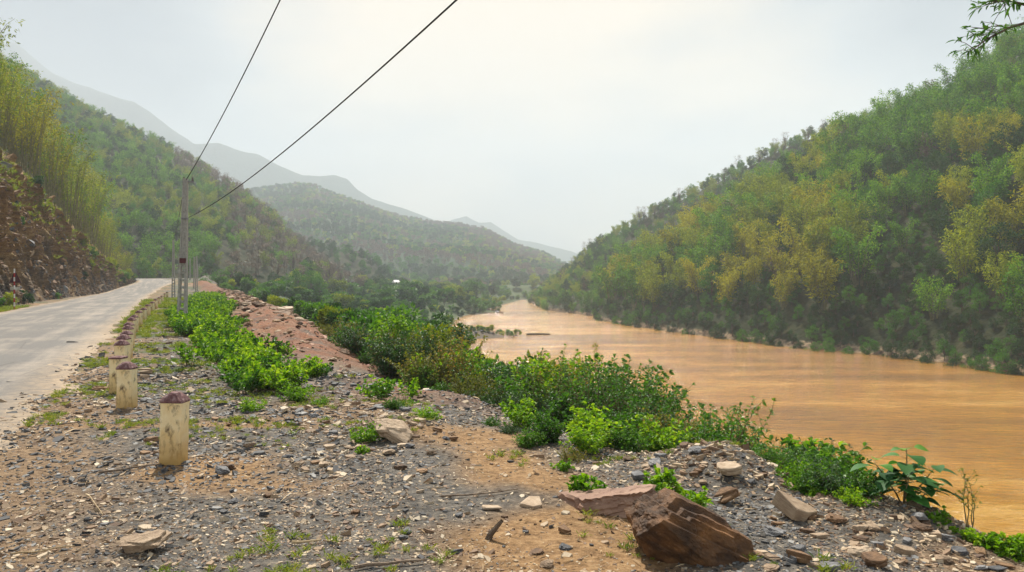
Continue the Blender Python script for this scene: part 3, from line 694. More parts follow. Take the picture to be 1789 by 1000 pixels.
# near-left bamboo above the cutting
NB = []
p, v = sample(L1, 1600, .80, .99, np.random.RandomState(12)); k = spread(p, 4.0); p = p[k]
px = pxof(p); rsn = np.random.RandomState(13)
for i in range(len(p)):
    if px[i] < -700 or px[i] > 226: continue
    sc_ = np.interp(px[i], [0, 100, 150, 180, 215], [1.0, .98, .95, .62, .4])*rsn.uniform(.8, 1.08)
    c = ('olive', 'yellow', 'green')[rsn.choice(3, p=[.5, .25, .25])]
    NB.append((p[i], c, sc_, px[i]))
for P_, c, sc_, px_ in NB:
    P2 = P_-[0, 0, .3]
    place('bamboo_clump', TALL[rsn.randint(3)][c], P2, rsn.rand()*6.28, sc_,
          '%s bamboo clump with bare leaning culms %s' % ({'olive': 'olive', 'yellow': 'yellowing', 'green': 'green'}[c], 'above the cutting, %s' % ('near its far end' if px_ > 120 else 'over its middle' if px_ > 40 else 'at the photo edge')),
          'bamboo', '%s bamboo above the %s of the rock cutting' % (c, 'far end' if px_ > 120 else 'middle' if px_ > 40 else 'near end'))
ALLBAM.sort(key=lambda a: -a[0]); ALLTREE.sort(key=lambda a: -a[0])
CN = {'green': 'green', 'yellow': 'golden yellow', 'olive': 'olive green', 'dark': 'dark green', 'dry': 'greyish brown half-bare', 'bare': 'leafless grey'}
NBT, NTT = 300-len(NB), 235
first = {}
def putspec(sp):
    P_, kind, c, h, where = sp; q = RS.randint(3); near = P_[1] < 150
    c2 = c if c not in ('dry', 'bare') else c
    if kind == 'bam':
        pr = BAMS[c, q] if near else BAM[c, q]; H0 = 11.; nm, cat = 'bamboo_clump', 'bamboo'; sz_ = 'tall ' if h > 10.6 else 'small ' if h < 8.9 else ''; lab = '%s%s%s bamboo clump %s' % (sz_, CN[c], '' if sz_ else ' feathery', where); g = '%s%s bamboo %s' % (sz_, CN[c], where)
    else:
        if c in ('dry', 'bare'): q = 0; pr = BRO[c, 0]
        else: pr = BROS[c, q] if near else BRO[c, q]
        H0 = 9.; nm, cat = 'tree', 'tree'
        sm = 'low bushy' if h < 4.5 else 'leafy' if c in ('dark', 'green') else 'thin'
        lab = '%s %s tree %s' % (CN[c], sm, where); g = '%s %s trees %s' % (CN[c], sm, where)
    o = place(nm, pr, P_-[0, 0, .25], RS.rand()*6.28, h/H0, lab, cat, g)
    if not isinstance(pr, tuple): first.setdefault((kind, c, q), o)
for _, sp in ALLBAM[:NBT]: putspec(sp)
for _, sp in ALLTREE[:NTT]: putspec(sp)
def hidden_proto(key, me):                             # every instanced kind stands somewhere in the forest as a real tree too
    if key not in first:
        pool = ALLBAM if key[0] == 'bam' else ALLTREE; lim = NBT if key[0] == 'bam' else NTT
        for a in range(len(pool)-1, lim, -1):
            sp = pool[a][1]
            if sp[2] == key[1]:
                where = sp[4]; kind = key[0]
                o = place('bamboo_clump' if kind == 'bam' else 'tree', me, sp[0]-[0, 0, .25], 1.0, sp[3]/(11. if kind == 'bam' else 9.),
                          '%s %s standing %s' % (CN[key[1]], 'bamboo clump' if kind == 'bam' else 'tree', where), 'bamboo' if kind == 'bam' else 'tree', '%s %s far back %s' % (CN[key[1]], kind.replace('bam', 'bamboo'), where))
                first[key] = o; del pool[a]; return o
    return first.get(key)
for pool, lim, nm, H0 in ((ALLBAM, NBT, 'bamboo_forest', 11.), (ALLTREE, NTT, 'forest', 9.)):
    kk = 'bam' if nm == 'bamboo_forest' else 'tree'
    keys = [(kk, c, q) for c in (('green', 'yellow', 'olive') if kk == 'bam' else ('dark', 'green')) for q in range(3)]
    if kk == 'tree': keys += [('tree', 'dry', 0), ('tree', 'bare', 0)]
    pos_ = [hidden_proto(k_, (BAM if kk == 'bam' else BRO)[k_[1], k_[2]]) for k_ in keys]
    keys = [k_ for k_, o in zip(keys, pos_) if o]; pos_ = [o for o in pos_ if o]
    rest = [sp for _, sp in pool[lim:]]
    kv = []
    for sp in rest:
        c = [i for i, k_ in enumerate(keys) if k_[1] == sp[2]]; kv.append(c[RS.randint(len(c))] if c else 0)
    stuff(nm, [sp[0]-[0, 0, .25] for sp in rest], pos_, 'hazy far bamboo woods on the hillsides' if kk == 'bam' else 'hazy far mixed trees on the hillsides', scl=[sp[3]/H0 for sp in rest], kindv=kv)
# far woods on the long hill
p, v = sample(M3, 42000, .02, .92, np.random.RandomState(14)); k = spread(p, 6.0); p = p[k]; px = pxof(p); p = p[(px > 380) & (px < 1080)]
lowp = []
for c, pp in (('dark', (-39, 610)), ('green', (-60, 640)), ('olive', (-20, 600)), ('dry', (-80, 660))):
    i = int(np.argmin((p[:, 0]-pp[0])**2+(p[:, 1]-pp[1])**2))
    lowp.append(place('tree', LOWT[c], p[i]-[0, 0, .3], 0, .8, '%s tree on the long hazy hill across the valley' % {'dark': 'dark', 'green': 'green', 'olive': 'olive', 'dry': 'brownish'}[c], 'tree', '%s trees on the long hazy hill' % c)); p = np.delete(p, i, 0)
nb = fbm(p[:, 0]*.012, p[:, 1]*.012, 3, 7)+RS.normal(0, .08, len(p))
stuff('far_woods', p-[0, 0, .3], lowp, 'woods covering the long hazy hill across the valley', scl=RS.uniform(.5, .95, len(p)), kindv=np.where(nb < .42, 0, np.where(nb < .52, 1, np.where(nb < .58, 2, 3))))
print('BAM', len(ALLBAM), 'TREE', len(ALLTREE), 'NB', len(NB), 'far', len(p))

# ------------------------------------------------------------------ finding the ground under a surveyed point
_D = np.concatenate([np.arange(2.0, 30, .03), np.arange(30, 400, .4)])
def gp(px, py):
    """where the line of sight through a surveyed point of the photo meets the ground"""
    x = dirx(px)*_D; z = EYE+(HY-py)/F*_D; g = zterr(x, _D); k = np.argmax(z < g)
    d = _D[k]; return Vector((dirx(px)*d, d, float(zterr(dirx(px)*d, d))))
def gz(x, y): return float(zterr(x, y))
def hull_rock(seed, n=16, dims=(1, .7, .18), layers=1):
    """angular slate: one or more stacked split plates, each the hull of scattered points"""
    rs = np.random.RandomState(seed); import bmesh
    V = []; Fc = []; off = 0
    for L in range(layers):
        bm = bmesh.new(); k = rs.uniform(.75, 1.0); sx = rs.uniform(-.1, .1)
        a = np.sort(rs.rand(n)*6.283)
        for q in range(n):
            r = k*rs.uniform(.78, 1.0)
            for zz, rr_ in ((0, rs.uniform(.86, 1.0)), (1, rs.uniform(.80, 1.0))):
                bm.verts.new(((r*rr_*math.cos(a[q])+sx)*dims[0]*.5, (r*rr_*math.sin(a[q]))*dims[1]*.5, dims[2]/layers*(L+zz-.3)+rs.normal(0, .035*dims[2])+.12*dims[2]*math.cos(a[q]+seed)*zz))
        bmesh.ops.convex_hull(bm, input=bm.verts); loose = [v for v in bm.verts if not v.link_faces]; bmesh.ops.delete(bm, geom=loose, context='VERTS')
        bmesh.ops.bevel(bm, geom=bm.edges[:], offset=.014*dims[0], segments=1, affect='EDGES')
        bmesh.ops.triangulate(bm, faces=bm.faces[:]); bm.verts.index_update()
        V += [tuple(v.co) for v in bm.verts]; Fc += [[v.index+off for v in f.verts] for f in bm.faces]; off = len(V); bm.free()
    return np.array(V), np.array(Fc)
def ico(sub):
    import bmesh
    bm = bmesh.new(); bmesh.ops.create_icosphere(bm, subdivisions=sub, radius=1); bm.verts.index_update()
    V = np.array([v.co[:] for v in bm.verts]); Fc = np.array([[v.index for v in f.verts] for f in bm.faces]); bm.free(); return V, Fc
def poly_rock(planes, sub=6, strata=(.3, .2, .93), freq=14, amp=.02, seed=0, steps=True):
    """a solid cut by planes (normal, distance), its faces broken into beds"""
    V, Fc = ico(sub); D = nrm(V); r = np.full(len(D), 9.0)
    for n_, d_ in planes:
        n_ = np.array(n_, float); n_ /= np.linalg.norm(n_); c_ = D@n_; r = np.where(c_ > 1e-3, np.minimum(r, d_/np.maximum(c_, 1e-3)), r)
    P = D*r[:, None]; s = np.array(strata, float); s /= np.linalg.norm(s)
    h = (P@s)*freq+(fbm(P[:, 0]*5+9, P[:, 1]*5+P[:, 2]*4, 3, seed)-.5)*1.6
    fr = h-np.floor(h); hh = _h(np.floor(h).astype(np.int64), np.zeros(len(h), np.int64), seed+3)
    P = P*(1-amp*2.2*hh[:, None]*sstep(0, .15, fr)[:, None]-amp*(fr[:, None]**3))
    P += D*((fbm(P[:, 0]*9+P[:, 2]*7, P[:, 1]*10-P[:, 2]*6, 4, seed+9)+fbm(P[:, 2]*12+P[:, 1]*5, P[:, 0]*9-P[:, 1]*7, 4, seed+29)-1)*amp*1.1)[:, None]
    return P, Fc

# ------------------------------------------------------------------ bollards along the verge
m, t, o = newmat('bollard_paint'); c = coord(t); geo = N(t, 'ShaderNodeSeparateXYZ'); t.links.new(c, geo.inputs[0])
mp = N(t, 'ShaderNodeMapping'); mp.inputs['Scale'].default_value = (1, 1, .45); t.links.new(c, mp.inputs['Vector'])
n1 = noise(t, mp.outputs[0], 14, 8, .7); n2 = noise(t, c, 5, 5, .6); oi = N(t, 'ShaderNodeObjectInfo').outputs['Random']
c1 = ramp(t, n2, [(.3, (.74, .54, .24)), (.55, (.84, .70, .42)), (.8, (.86, .80, .66))])
dirtf = mth(t, 'MULTIPLY', mth(t, 'SUBTRACT', n1, mth(t, 'ADD', .49, mth(t, 'MULTIPLY', geo.outputs[2], .06))), 7, True)
c2 = mixc(t, dirtf, c1, (.13, .085, .05)); low = mth(t, 'MULTIPLY', mth(t, 'SUBTRACT', mth(t, 'ADD', .22, mth(t, 'MULTIPLY', n2, .25)), geo.outputs[2]), 3, True)
c2 = mixc(t, low, c2, (.50, .31, .10)); princ(t, o, c2, .8, bump(t, n1, .006, .8), .25); M['bollard'] = m
m, t, o = newmat('bollard_cap'); c = coord(t); n1 = noise(t, c, 22, 6, .7)
princ(t, o, ramp(t, n1, [(.32, (.055, .022, .024)), (.52, (.16, .075, .075)), (.7, (.36, .27, .25))]), .8, bump(t, n1, .005, .7), .25); M['cap'] = m
def ring(r, z, ch, n=1, rs=None, j=0):                  # chamfered square ring, 8 points
    c = r*ch; p = [(r, -r+c), (r, r-c), (r-c, r), (-r+c, r), (-r, r-c), (-r, -r+c), (-r+c, -r), (r-c, -r)]
    return [(x+(rs.normal(0, j) if rs else 0), y+(rs.normal(0, j) if rs else 0), z+(rs.normal(0, j) if rs else 0)) for x, y in p]
def rings_mesh(rs_list):
    V = []; Q = []; n = len(rs_list[0])
    for k, r in enumerate(rs_list):
        V += r
        if k: Q += [[(k-1)*n+a, (k-1)*n+(a+1) % n, k*n+(a+1) % n, k*n+a] for a in range(n)]
    Vc = V+[tuple(np.mean(rs_list[-1], 0)), tuple(np.mean(rs_list[0], 0))]
    T = [[(len(rs_list)-1)*n+a, (len(rs_list)-1)*n+(a+1) % n, len(V)] for a in range(n)]+[[(a+1) % n, a, len(V)+1] for a in range(n)]
    return Vc, [np.array(Q), np.array(T)]
def bollard_meshes(seed, broken=False):
    rs = np.random.RandomState(seed); h = .56; R0 = .098
    lv = [-.15]+list(np.linspace(0, h, 12)); body = [ring(R0+rs.normal(0, .0015), z, .14, rs=rs, j=.0014) for z in lv]
    b = mk_mesh('bollard_body', *rings_mesh(body), [M['bollard']])
    if broken: cap = [ring(R0+.006, h, .16), ring(R0+.007, h+.022, .16, rs=rs, j=.003), ring(R0-.02, h+.033, .2, rs=rs, j=.006)]
    else: cap = [ring(R0+.004, h, .15), ring(R0+.010, h+.006, .2, rs=rs, j=.002), ring(R0+.008, h+.022, .24, rs=rs, j=.002), ring(R0*.80, h+.060, .34, rs=rs, j=.002), ring(R0*.48, h+.088, .45, rs=rs, j=.002), ring(R0*.2, h+.096, .5)]
    return b, mk_mesh('bollard_cap', *rings_mesh(cap), [M['cap']])
BL = [(303, 7.27, .0), (222, 10.5, .02), (207, 11.9, .03), (214, 14.3, 0), (216, 15.4, .0), (221, 17.5, 0), (223, 18.9, 0), (226, 20.6, 0), (229, 23.5, 0), (235, 26, 0), (243, 29.5, 0), (251, 33, 0), (258, 38, 0), (266, 43, 0), (272, 49, 0), (278, 56, 0), (283, 64, 0), (288, 74, 0), (292, 86, 0)]
ORD = ['nearest', 'second', 'third', 'fourth', 'fifth', 'sixth', 'seventh', 'eighth', 'ninth', 'tenth', 'eleventh', 'twelfth', 'thirteenth', 'fourteenth', 'fifteenth', 'sixteenth', 'seventeenth', 'eighteenth', 'nineteenth']
bm_a = [bollard_meshes(1), bollard_meshes(2), bollard_meshes(5)]; bm_b = bollard_meshes(3, True)
for q, (px, d, dz) in enumerate(BL):
    x = dirx(px)*d; z = gz(x, d)-(.0 if q == 0 else .05); prs = bm_b if q == 2 else bm_a[q % 3]
    lab = {0: 'nearest and tallest bollard, yellow stained concrete with domed maroon cap', 1: 'second bollard of the roadside row, stained yellow with domed maroon cap', 2: 'third bollard of the roadside row, with flat broken top instead of a dome'}.get(q, '%s bollard from the camera in the row beside the road' % ORD[q])
    place('roadside_bollard', (('post', prs[0]), ('cap', prs[1])), (x, d, z), rad(24)*(.25 if q == 0 else 1)+rad(RS.uniform(-6, 6)), 1, lab, 'bollard', 'concrete bollards beside the road').rotation_euler[:2] = (RS.normal(0, .022), RS.normal(0, .022))
    

# ------------------------------------------------------------------ concrete power poles and their lines
def simple(name, base, rough=.8, sc=12, var=.3, bm=.004, spec=.3):
    m, t, o = newmat(name); n = noise(t, coord(t), sc, 6, .65); b = np.array(base)
    princ(t, o, ramp(t, n, [(.3, tuple(b*(1-var))), (.7, tuple(np.minimum(b*(1+var), .95)))]), rough, bump(t, n, bm, .5), spec); return m
M['concrete'] = simple('pole_concrete', (.36, .35, .32)); M['maroon'] = simple('maroon_plate', (.10, .025, .03)); M['metal'] = simple('galvanised', (.22, .22, .23), .5)
M['cable'] = simple('black_cable', (.012, .012, .013), .6); M['white'] = simple('white_paint', (.72, .70, .66)); M['redp'] = simple('red_paint', (.35, .03, .03)); M['porc'] = simple('porcelain', (.12, .09, .08), .3)
def boxes(lst):
    V = []; Fq = []
    for (x0, x1, y0, y1, z0, z1), (tx, ty) in lst:       # tx, ty: taper of the top about the pole's axis
        o = len(V)
        for z, k, l in ((z0, 1, 1), (z1, tx, ty)):
            V += [(x0*k, y0*l, z), (x1*k, y0*l, z), (x1*k, y1*l, z), (x0*k, y1*l, z)]
        Fq += [[o+a for a in f] for f in ((0, 3, 2, 1), (4, 5, 6, 7), (0, 1, 5, 4), (1, 2, 6, 5), (2, 3, 7, 6), (3, 0, 4, 7))]
    return np.array(V, float), np.array(Fq)
def pole_mesh(H):
    W0, W1, T0, T1 = .19, .09, .13, .075; L = []
    def wd(z): return W0+(W1-W0)*z/H
    def th(z): return T0+(T1-T0)*z/H
    zs_ = np.linspace(0, H*.40, 9); zz = [-.6]+list(zs_)
    for sgn in (-1, 1):                                 # two legs, pierced web between them
        for a in range(len(zz)-1):
            a0, a1 = max(zz[a], 0), zz[a+1]; k = wd(a1)/wd(a0); x0, x1 = sgn*wd(a0), sgn*wd(a0)*.48
            L.append(((min(x0, x1), max(x0, x1), -th(a0), th(a0), zz[a], zz[a+1]), (k, th(a1)/th(a0))))
    for a in range(len(zs_)-1):
        h = zs_[a+1]-zs_[a]; wa = wd(zs_[a])*.478; L.append(((-wa, wa, -.055, .055, zs_[a]+h*.68, zs_[a+1]), (.98, 1)))
    zc = H*.40; wa = wd(zc); tp = wd(H)/wa
    L.append(((-wa, -wa*.62, -th(zc), th(zc), zc, H), (tp, T1/th(zc)))); L.append(((wa*.62, wa, -th(zc), th(zc), zc, H), (tp, T1/th(zc))))
    L.append(((-wa*.618, wa*.618, -th(zc)*.6, th(zc)*.6, zc, H), (tp, T1/th(zc))))
    V, Q = boxes(L); return mk_mesh('pole_shaft', V, [Q], [M['concrete']])
def utility_pole(x, y, z, H, rz, label, full=False, tilt=0):
    t_ = place('utility_pole', (('shaft', pole_mesh(H)),), (x, y, z), rz, 1, label, 'utility pole', 'concrete power poles beside the road')
    t_.rotation_euler[1] = tilt
    V, Q = boxes([((-.42, .42, -.03, .03, H-.22, H-.15), (1, 1))]); 
    if full:
        ob('crossarm', mk_mesh('crossarm', *boxes([((-.12, .34, -.03, .03, H-.16, H-.10), (1, 1))])[:1], [boxes([((-.12, .34, -.03, .03, H-.16, H-.10), (1, 1))])[1]], [M['metal']]), t_)
        for sx in (-.06, .28):
            sv, sq = tubes([(np.array([[sx, 0, H-.10], [sx, 0, H-.04], [sx, 0, H+.05]]), .045, .03)], 8); ob('insulator', mk_mesh('insulator', sv, [sq], [M['porc']]), t_)
        ob('number_plate', mk_mesh('number_plate', boxes([((-.125, .125, -.128, -.113, H*.41, H*.445), (1, 1))])[0], [boxes([((0, 0, 0, 0, 0, 0), (1, 1))])[1]], [M['maroon']]), t_)
        ob('clamp', mk_mesh('clamp', boxes([((-.14, .14, -.105, .105, H*.715, H*.725), (1, 1))])[0], [boxes([((0, 0, 0, 0, 0, 0), (1, 1))])[1]], [M['metal']]), t_)
    else:
        ob('insulator', mk_mesh('insulator', *(lambda a: (a[0], [a[1]]))(tubes([(np.array([[0, 0, H], [0, 0, H+.06], [0, 0, H+.14]]), .05, .03)], 8)), [M['porc']]), t_)
    return t_
d1 = 33.0; p1 = W(318, 570, d1); z1 = gz(p1[0], d1); H1 = (W(325, 312, d1)[2]-z1)
utility_pole(p1[0], d1, z1, H1, rad(6), 'tall nearest concrete power pole with slotted base and maroon plate', True, rad(1.4))
POLES = [(303, 86, 6.2, 'second power pole, slender, between the road bend and the nearest pole'), (332, 165, 6.2, 'thin distant pole just right of the nearest pole'), (339.5, 128, 5.2, 'third power pole, right of the nearest one above the red earth'),
         (343.5, 118, 5.0, 'pale slotted pole, immediately right of the third one above the red earth'), (345.5, 185, 6.0, 'thin far pole behind the pale slotted one'), (348.5, 200, 4.6, 'short far pole right of all the clustered poles'), (393, 230, 6.0, 'lone farthest pole among the green trees beyond the spoil heap')]
PT = {}
for q, (px, d, H, lab) in enumerate(POLES):
    x = dirx(px)*d; z = min(gz(x, d), EYE+(HY-500)/F*d) if d > 100 else gz(x, d)
    zt = {1: 452, 2: 449, 3: 448, 4: 462, 5: 462, 6: 476}.get(q)
    H = H if zt is None else EYE+(HY-zt)/F*d-z
    utility_pole(x, d, z, H, rad(12), lab); PT[q] = Vector((x, d, z+H+.1))
def cable(name, pts, r, label, group='power cables strung from the nearest pole'):
    sv, sq = tubes([(np.array(pts), r, r)], 6); return tag(ob(name, mk_mesh(name, sv, [sq], [M['cable']], smooth=True)), label, 'cable', group)
top1 = Vector((W(325, 315, d1))); at2 = Vector(W(330, 380, d1))
def qfit(P0, P1_, sag, n=60):
    return [tuple(P0.lerp(P1_, a)-Vector((0, 0, sag*4*a*(1-a)))) for a in np.linspace(0, 1, n)]
cable('power_cable', qfit(top1, Vector((11.4, -12, 16.6)), 1.52), .016, 'upper black cable climbing steeply from the top of the nearest pole')
cable('power_cable', qfit(at2, Vector((11.46, -12, 8.15)), 1.086), .013, 'lower black cable climbing to the right from halfway up the nearest pole')
cable('power_cable', qfit(Vector(top1)+Vector((-.05, 0, 0)), PT[0], .5, 30), .012, 'thin cable sagging from the nearest pole to the second pole')
cable('power_cable', qfit(Vector(at2)+Vector((-.15, 0, .3)), PT[0]-Vector((0, 0, 1.6)), .4, 30), .010, 'thin lower cable between the nearest pole and the second pole')
# warning sign, seen from behind
sx, sy = dirx(25)*47.5, 47.5; sz = gz(sx, sy); t_ = place('road_sign', (), (sx, sy, sz), rad(-12), 1, 'triangular road sign on a red and white striped post, seen from behind', 'road sign')
hs = 2.45; V = []; Qs = []
bands = np.linspace(-.3, hs, 12); th = np.linspace(0, 2*math.pi, 10, endpoint=False); Vp = np.array([[.045*math.cos(a), .045*math.sin(a), z] for z in bands for a in th]); nq = len(th)
Qp = np.array([[k*nq+a, k*nq+(a+1) % nq, (k+1)*nq+(a+1) % nq, (k+1)*nq+a] for k in range(len(bands)-1) for a in range(nq)]); ob('post', mk_mesh('sign_post', Vp, [Qp], [M['white'], M['redp']], [np.repeat(np.arange(len(bands)-1) % 2, nq)]), t_)
tri = lambda r, y, zc: [(r*math.sin(a), y, zc+r*math.cos(a)) for a in (0, 2.094, 4.189)]
zc = 1.86; V = tri(.50, .05, zc)+tri(.50, .065, zc); ob('panel', mk_mesh('sign_panel', V, [np.array([[0, 1, 2], [5, 4, 3]]), np.array([[0, 3, 4, 1], [1, 4, 5, 2], [2, 5, 3, 0]])], [M['maroon']]), t_)
V = [(.36*math.cos(a), .05+.012*q, 1.22+.16*math.sin(a)) for q in (0, 1) for a in th]; n_ = len(th)
ob('lower_panel', mk_mesh('sign_lower_panel', boxes([((-.34, .34, .05, .065, 1.16, 1.36), (1, 1))])[0], [boxes([((0, 0, 0, 0, 0, 0), (1, 1))])[1]], [M['white']]), t_)

# ------------------------------------------------------------------ far houses
M['roof_tin'] = simple('tin_roof', (.62, .60, .60), .5, 3); M['roof_grey'] = simple('grey_roof', (.42, .38, .42), .7, 3); M['wallw'] = simple('wood_wall', (.34, .28, .22), .8, 3); M['dark'] = simple('dark_opening', (.03, .03, .03))
def house(px, py, d, w_, l_, hw, hr, rz, roofm, label):
    p_ = W(px, py, d); zb = p_[2]-hw
    t_ = place('house', (), (p_[0], d, zb), rz, 1, label, 'house'); x, y = w_/2, l_/2
    V, Q = boxes([((-x*.86, x*.86, -y*.86, y*.86, -3, hw), (1, 1))]); ob('wall', mk_mesh('house_wall', V, [Q], [M['wallw']]), t_)
    V = [(-x, -y, hw), (x, -y, hw), (x, y, hw), (-x, y, hw), (-x*.8, 0, hw+hr), (x*.8, 0, hw+hr)]; V += [(a, b, c-.12) for a, b, c in V[:4]]
    ob('roof', mk_mesh('house_roof', V, [np.array([[0, 1, 5, 4], [2, 3, 4, 5], [0, 6, 7, 1], [1, 7, 8, 2], [2, 8, 9, 3], [3, 9, 6, 0], [6, 9, 8, 7]]), np.array([[1, 2, 5], [3, 0, 4]])], [roofm]), t_)
    V, Q = boxes([((-x*.3, x*.05, -y*.86-.05, -y*.86+.02, hw*.05, hw*.75), (1, 1))]); ob('door', mk_mesh('house_door', V, [Q], [M['dark']]), t_)
    for k in (-.65, .4):
        V, Q = boxes([((x*k, x*(k+.22), -y*.86-.05, -y*.86+.02, hw*.35, hw*.75), (1, 1))]); ob('window', mk_mesh('house_window', V, [Q], [M['dark']]), t_)
house(692, 493.5, 335, 2.8, 3.4, 1.7, 1.0, rad(25), M['roof_tin'], 'tiny house with bright white roof among trees across the valley')
house(718, 497, 345, 4.2, 3, 1.9, 1.1, rad(-8), M['roof_grey'], 'tiny pale grey roofed house right of the white roofed one')
house(611, 492, 300, 4.5, 3, 1.8, 1.0, rad(10), M['roof_grey'], 'small grey roofed house low on the left of the village')

# ------------------------------------------------------------------ boulder, slabs and slate
def stepped(blocks, sub=6, seed=0, strata=(.5, 0, .86)):
    V, Fc = ico(sub); D = nrm(V); R0 = np.zeros(len(D)); ID = np.zeros(len(D))
    for b, pls in enumerate(blocks):
        r = np.full(len(D), 9.0)
        for n_, d_ in pls:
            n_ = np.array(n_, float); n_ /= np.linalg.norm(n_); c_ = D@n_; r = np.where(c_ > 1e-3, np.minimum(r, d_/np.maximum(c_, 1e-3)), r)
        ID = np.where(r > R0, b, ID); R0 = np.maximum(R0, r)
    P = D*R0[:, None]; s = np.array(strata); s = s/np.linalg.norm(s); h = (P@s)*5+(fbm(P[:, 0]*5, P[:, 1]*5+P[:, 2]*4, 3, seed)-.5)*1.2
    fr = h-np.floor(h); hh = _h(np.floor(h).astype(np.int64), ID.astype(np.int64), seed+3)
    P = P*(1-.014*hh[:, None]*sstep(0, .06, fr)[:, None]-.006*(fr[:, None]**6)); P += D*((fbm(P[:, 0]*13+P[:, 2]*8, P[:, 1]*14-P[:, 2]*9, 5, seed+9)+fbm(P[:, 2]*15+P[:, 1]*6, P[:, 0]*12-P[:, 1]*8, 5, seed+19)-1)*.04+(fbm(P[:, 0]*4+P[:, 2]*2, P[:, 1]*4+P[:, 2]*3, 2, seed+5)-.5)*.05)[:, None]
    return P, Fc
U_ = (.48, -.05, .87); base_ = [((0, 0, -1), .25), ((.1, 1, .25), .26), ((-.45, -.75, -.5), .30), ((-.9, .1, -.35), .36)]
V, Fc = stepped([base_+[(U_, .275), ((-.80, -.15, .55), .30), ((.15, -.95, .3), .13), ((.95, 0, .1), .30)],
                 base_+[(U_, .21), ((-.80, -.15, .55), .235), ((.15, -.95, .25), .20), ((.95, -.1, .1), .43)],
                 base_+[(U_, .135), ((-.80, -.25, .5), .34), ((.1, -.95, .2), .27), ((.9, -.4, .1), .10)],
                 base_+[(U_, .17), ((-.80, -.1, .5), .17), ((.1, -.95, .1), .25), ((.9, -.4, .1), .33)],
                 base_+[(U_, .06), ((-.85, -.15, .4), .38), ((.15, -.95, .05), .31), ((.9, -.3, -.1), .44)]], 7, 3)
b_ = gp(1212, 985); tag(ob('boulder', mk_mesh('boulder', V, [Fc], [M['boulder']]), None, (b_.x+.0, b_.y+.18, gz(b_.x, b_.y)+.12), (rad(-6), rad(4), rad(4)), (.86, .85, .64)), 'big rusty brown layered boulder at the bottom right of the gravel', 'boulder')
V, Fc = poly_rock([((0, 0, 1), .075), ((0, 0, -1), .10), ((-1, -.3, .3), .30), ((1, -.5, .2), .27), ((0, -1, .25), .16), ((.3, 1, .3), .17), ((-.6, -.8, .1), .27)], 5, (0, .1, 1), 42, .05, 8)
b_ = gp(1082, 898); tag(ob('slab', mk_mesh('slab', V, [Fc], [M['slab']]), None, (b_.x, b_.y+.12, gz(b_.x, b_.y)+.06), (rad(-4), rad(-6), rad(6)), 1.0), 'long pinkish slate slab lying left of the big boulder', 'rock')
ROCKS = {}
for q in range(10):
    V, Fc = hull_rock(500+q, RS.randint(7, 12), (1, RS.uniform(.5, .85), RS.uniform(.10, .26)), 1+q % 3)
    for c in ('slate_grey', 'slate_tan', 'slate_brown'): ROCKS[c, q] = mk_mesh('slate_'+c, V, [Fc], [M[c]])
CHUNK = {}
for q in range(4):
    rs = np.random.RandomState(600+q); pl = [(rs.normal(0, 1, 3)*[1, 1, .8], rs.uniform(.28, .46)) for _ in range(11)]+[((1, .2, 0), .5), ((-1, .1, 0), .5), ((0, 1, .1), .45), ((.1, -1, 0), .45), ((0, .1, 1), .42)]
    V, Fc = poly_rock(pl+[((0, 0, -1), .2)], 4, rs.normal(0, .3, 3)+[0, 0, 1], 9, .05, q); V = V*[1, .8, .42]
    for c in ('slate_grey', 'slate_tan', 'slate_brown'): CHUNK[c, q] = mk_mesh('chunk_'+c, V, [Fc], [M[c]])
CNM = {'slate_grey': 'grey', 'slate_tan': 'pale tan', 'slate_brown': 'rusty brown'}
nrock = 0
def rock(px, py, wpx, c, label, group=None, chunk=False, q=None, tilt=None, lift=0, name='rock'):
    global nrock
    b = gp(px, py); s = wpx/F*b.y; nrock += 1
    me = (CHUNK if chunk else ROCKS)[c, RS.randint(4 if chunk else 10) if q is None else q]
    tl = tilt or (RS.normal(0, .10), RS.normal(0, .10))
    return tag(ob(name, me, None, (b.x, b.y, b.z+lift+s*(.10 if chunk else .01)), (tl[0], tl[1], RS.rand()*6.28 if tilt is None else RS.uniform(-.3, .3)), s), label, 'rock', group)
V, Fc = stepped([[((.1, -.1, 1), .17), ((0, 0, -1), .12), ((1, -.2, .1), .5), ((.5, -.8, -.5), .30), ((-1, -.3, .2), .42), ((-.5, -1, .1), .30), ((0, 1, .3), .3), ((.5, 1, 0), .36)], [((.2, -.1, 1), .11), ((0, 0, -1), .1), ((.8, -.2, -.3), .52), ((-1, -.3, -.2), .48), ((-.2, -1, -.2), .33), ((0, 1, .2), .3)]], 5, 8, (.25, 0, 1))
b_ = gp(247, 968); tag(ob('rock', mk_mesh('stone', V, [Fc], [M['slate_tan']]), None, (b_.x, b_.y+.04, b_.z+.045), (rad(4), rad(-14), .15), .235), 'thick tan stone casting a shadow, alone at the bottom left', 'rock')
rock(1275, 832, 64, 'slate_tan', 'pale flat stone on top of the debris mound', q=1, lift=.03, tilt=(.05, -.1))
rock(690, 765, 95, 'slate_tan', 'large tilted tan rock in the rubble left of the sandy patch', chunk=True, q=2, lift=.03, tilt=(.2, .5))
rock(655, 755, 46, 'slate_tan', 'upright tan slab behind the small plant in the rubble', chunk=True, q=0, lift=.05, tilt=(.1, .4))
rock(687, 790, 34, 'slate_grey', 'blue grey flat stone in front of the large tilted tan rock', q=4)
rock(408, 880, 26, 'slate_grey', 'light grey stone on the gravel below the nearest bollard', chunk=True, q=3)
rock(470, 868, 24, 'slate_brown', 'brown stone beside the light grey one on the gravel', chunk=True, q=2)
rock(520, 815, 26, 'slate_tan', 'pale upright stone right of the nearest bollard on dry gravel', chunk=True, q=1)
rock(176, 682, 30, 'slate_brown', 'dark stone left of the third bollard', chunk=True, q=0)
rock(252, 652, 40, 'slate_tan', 'pale flat stone right of the second bollard', q=2)
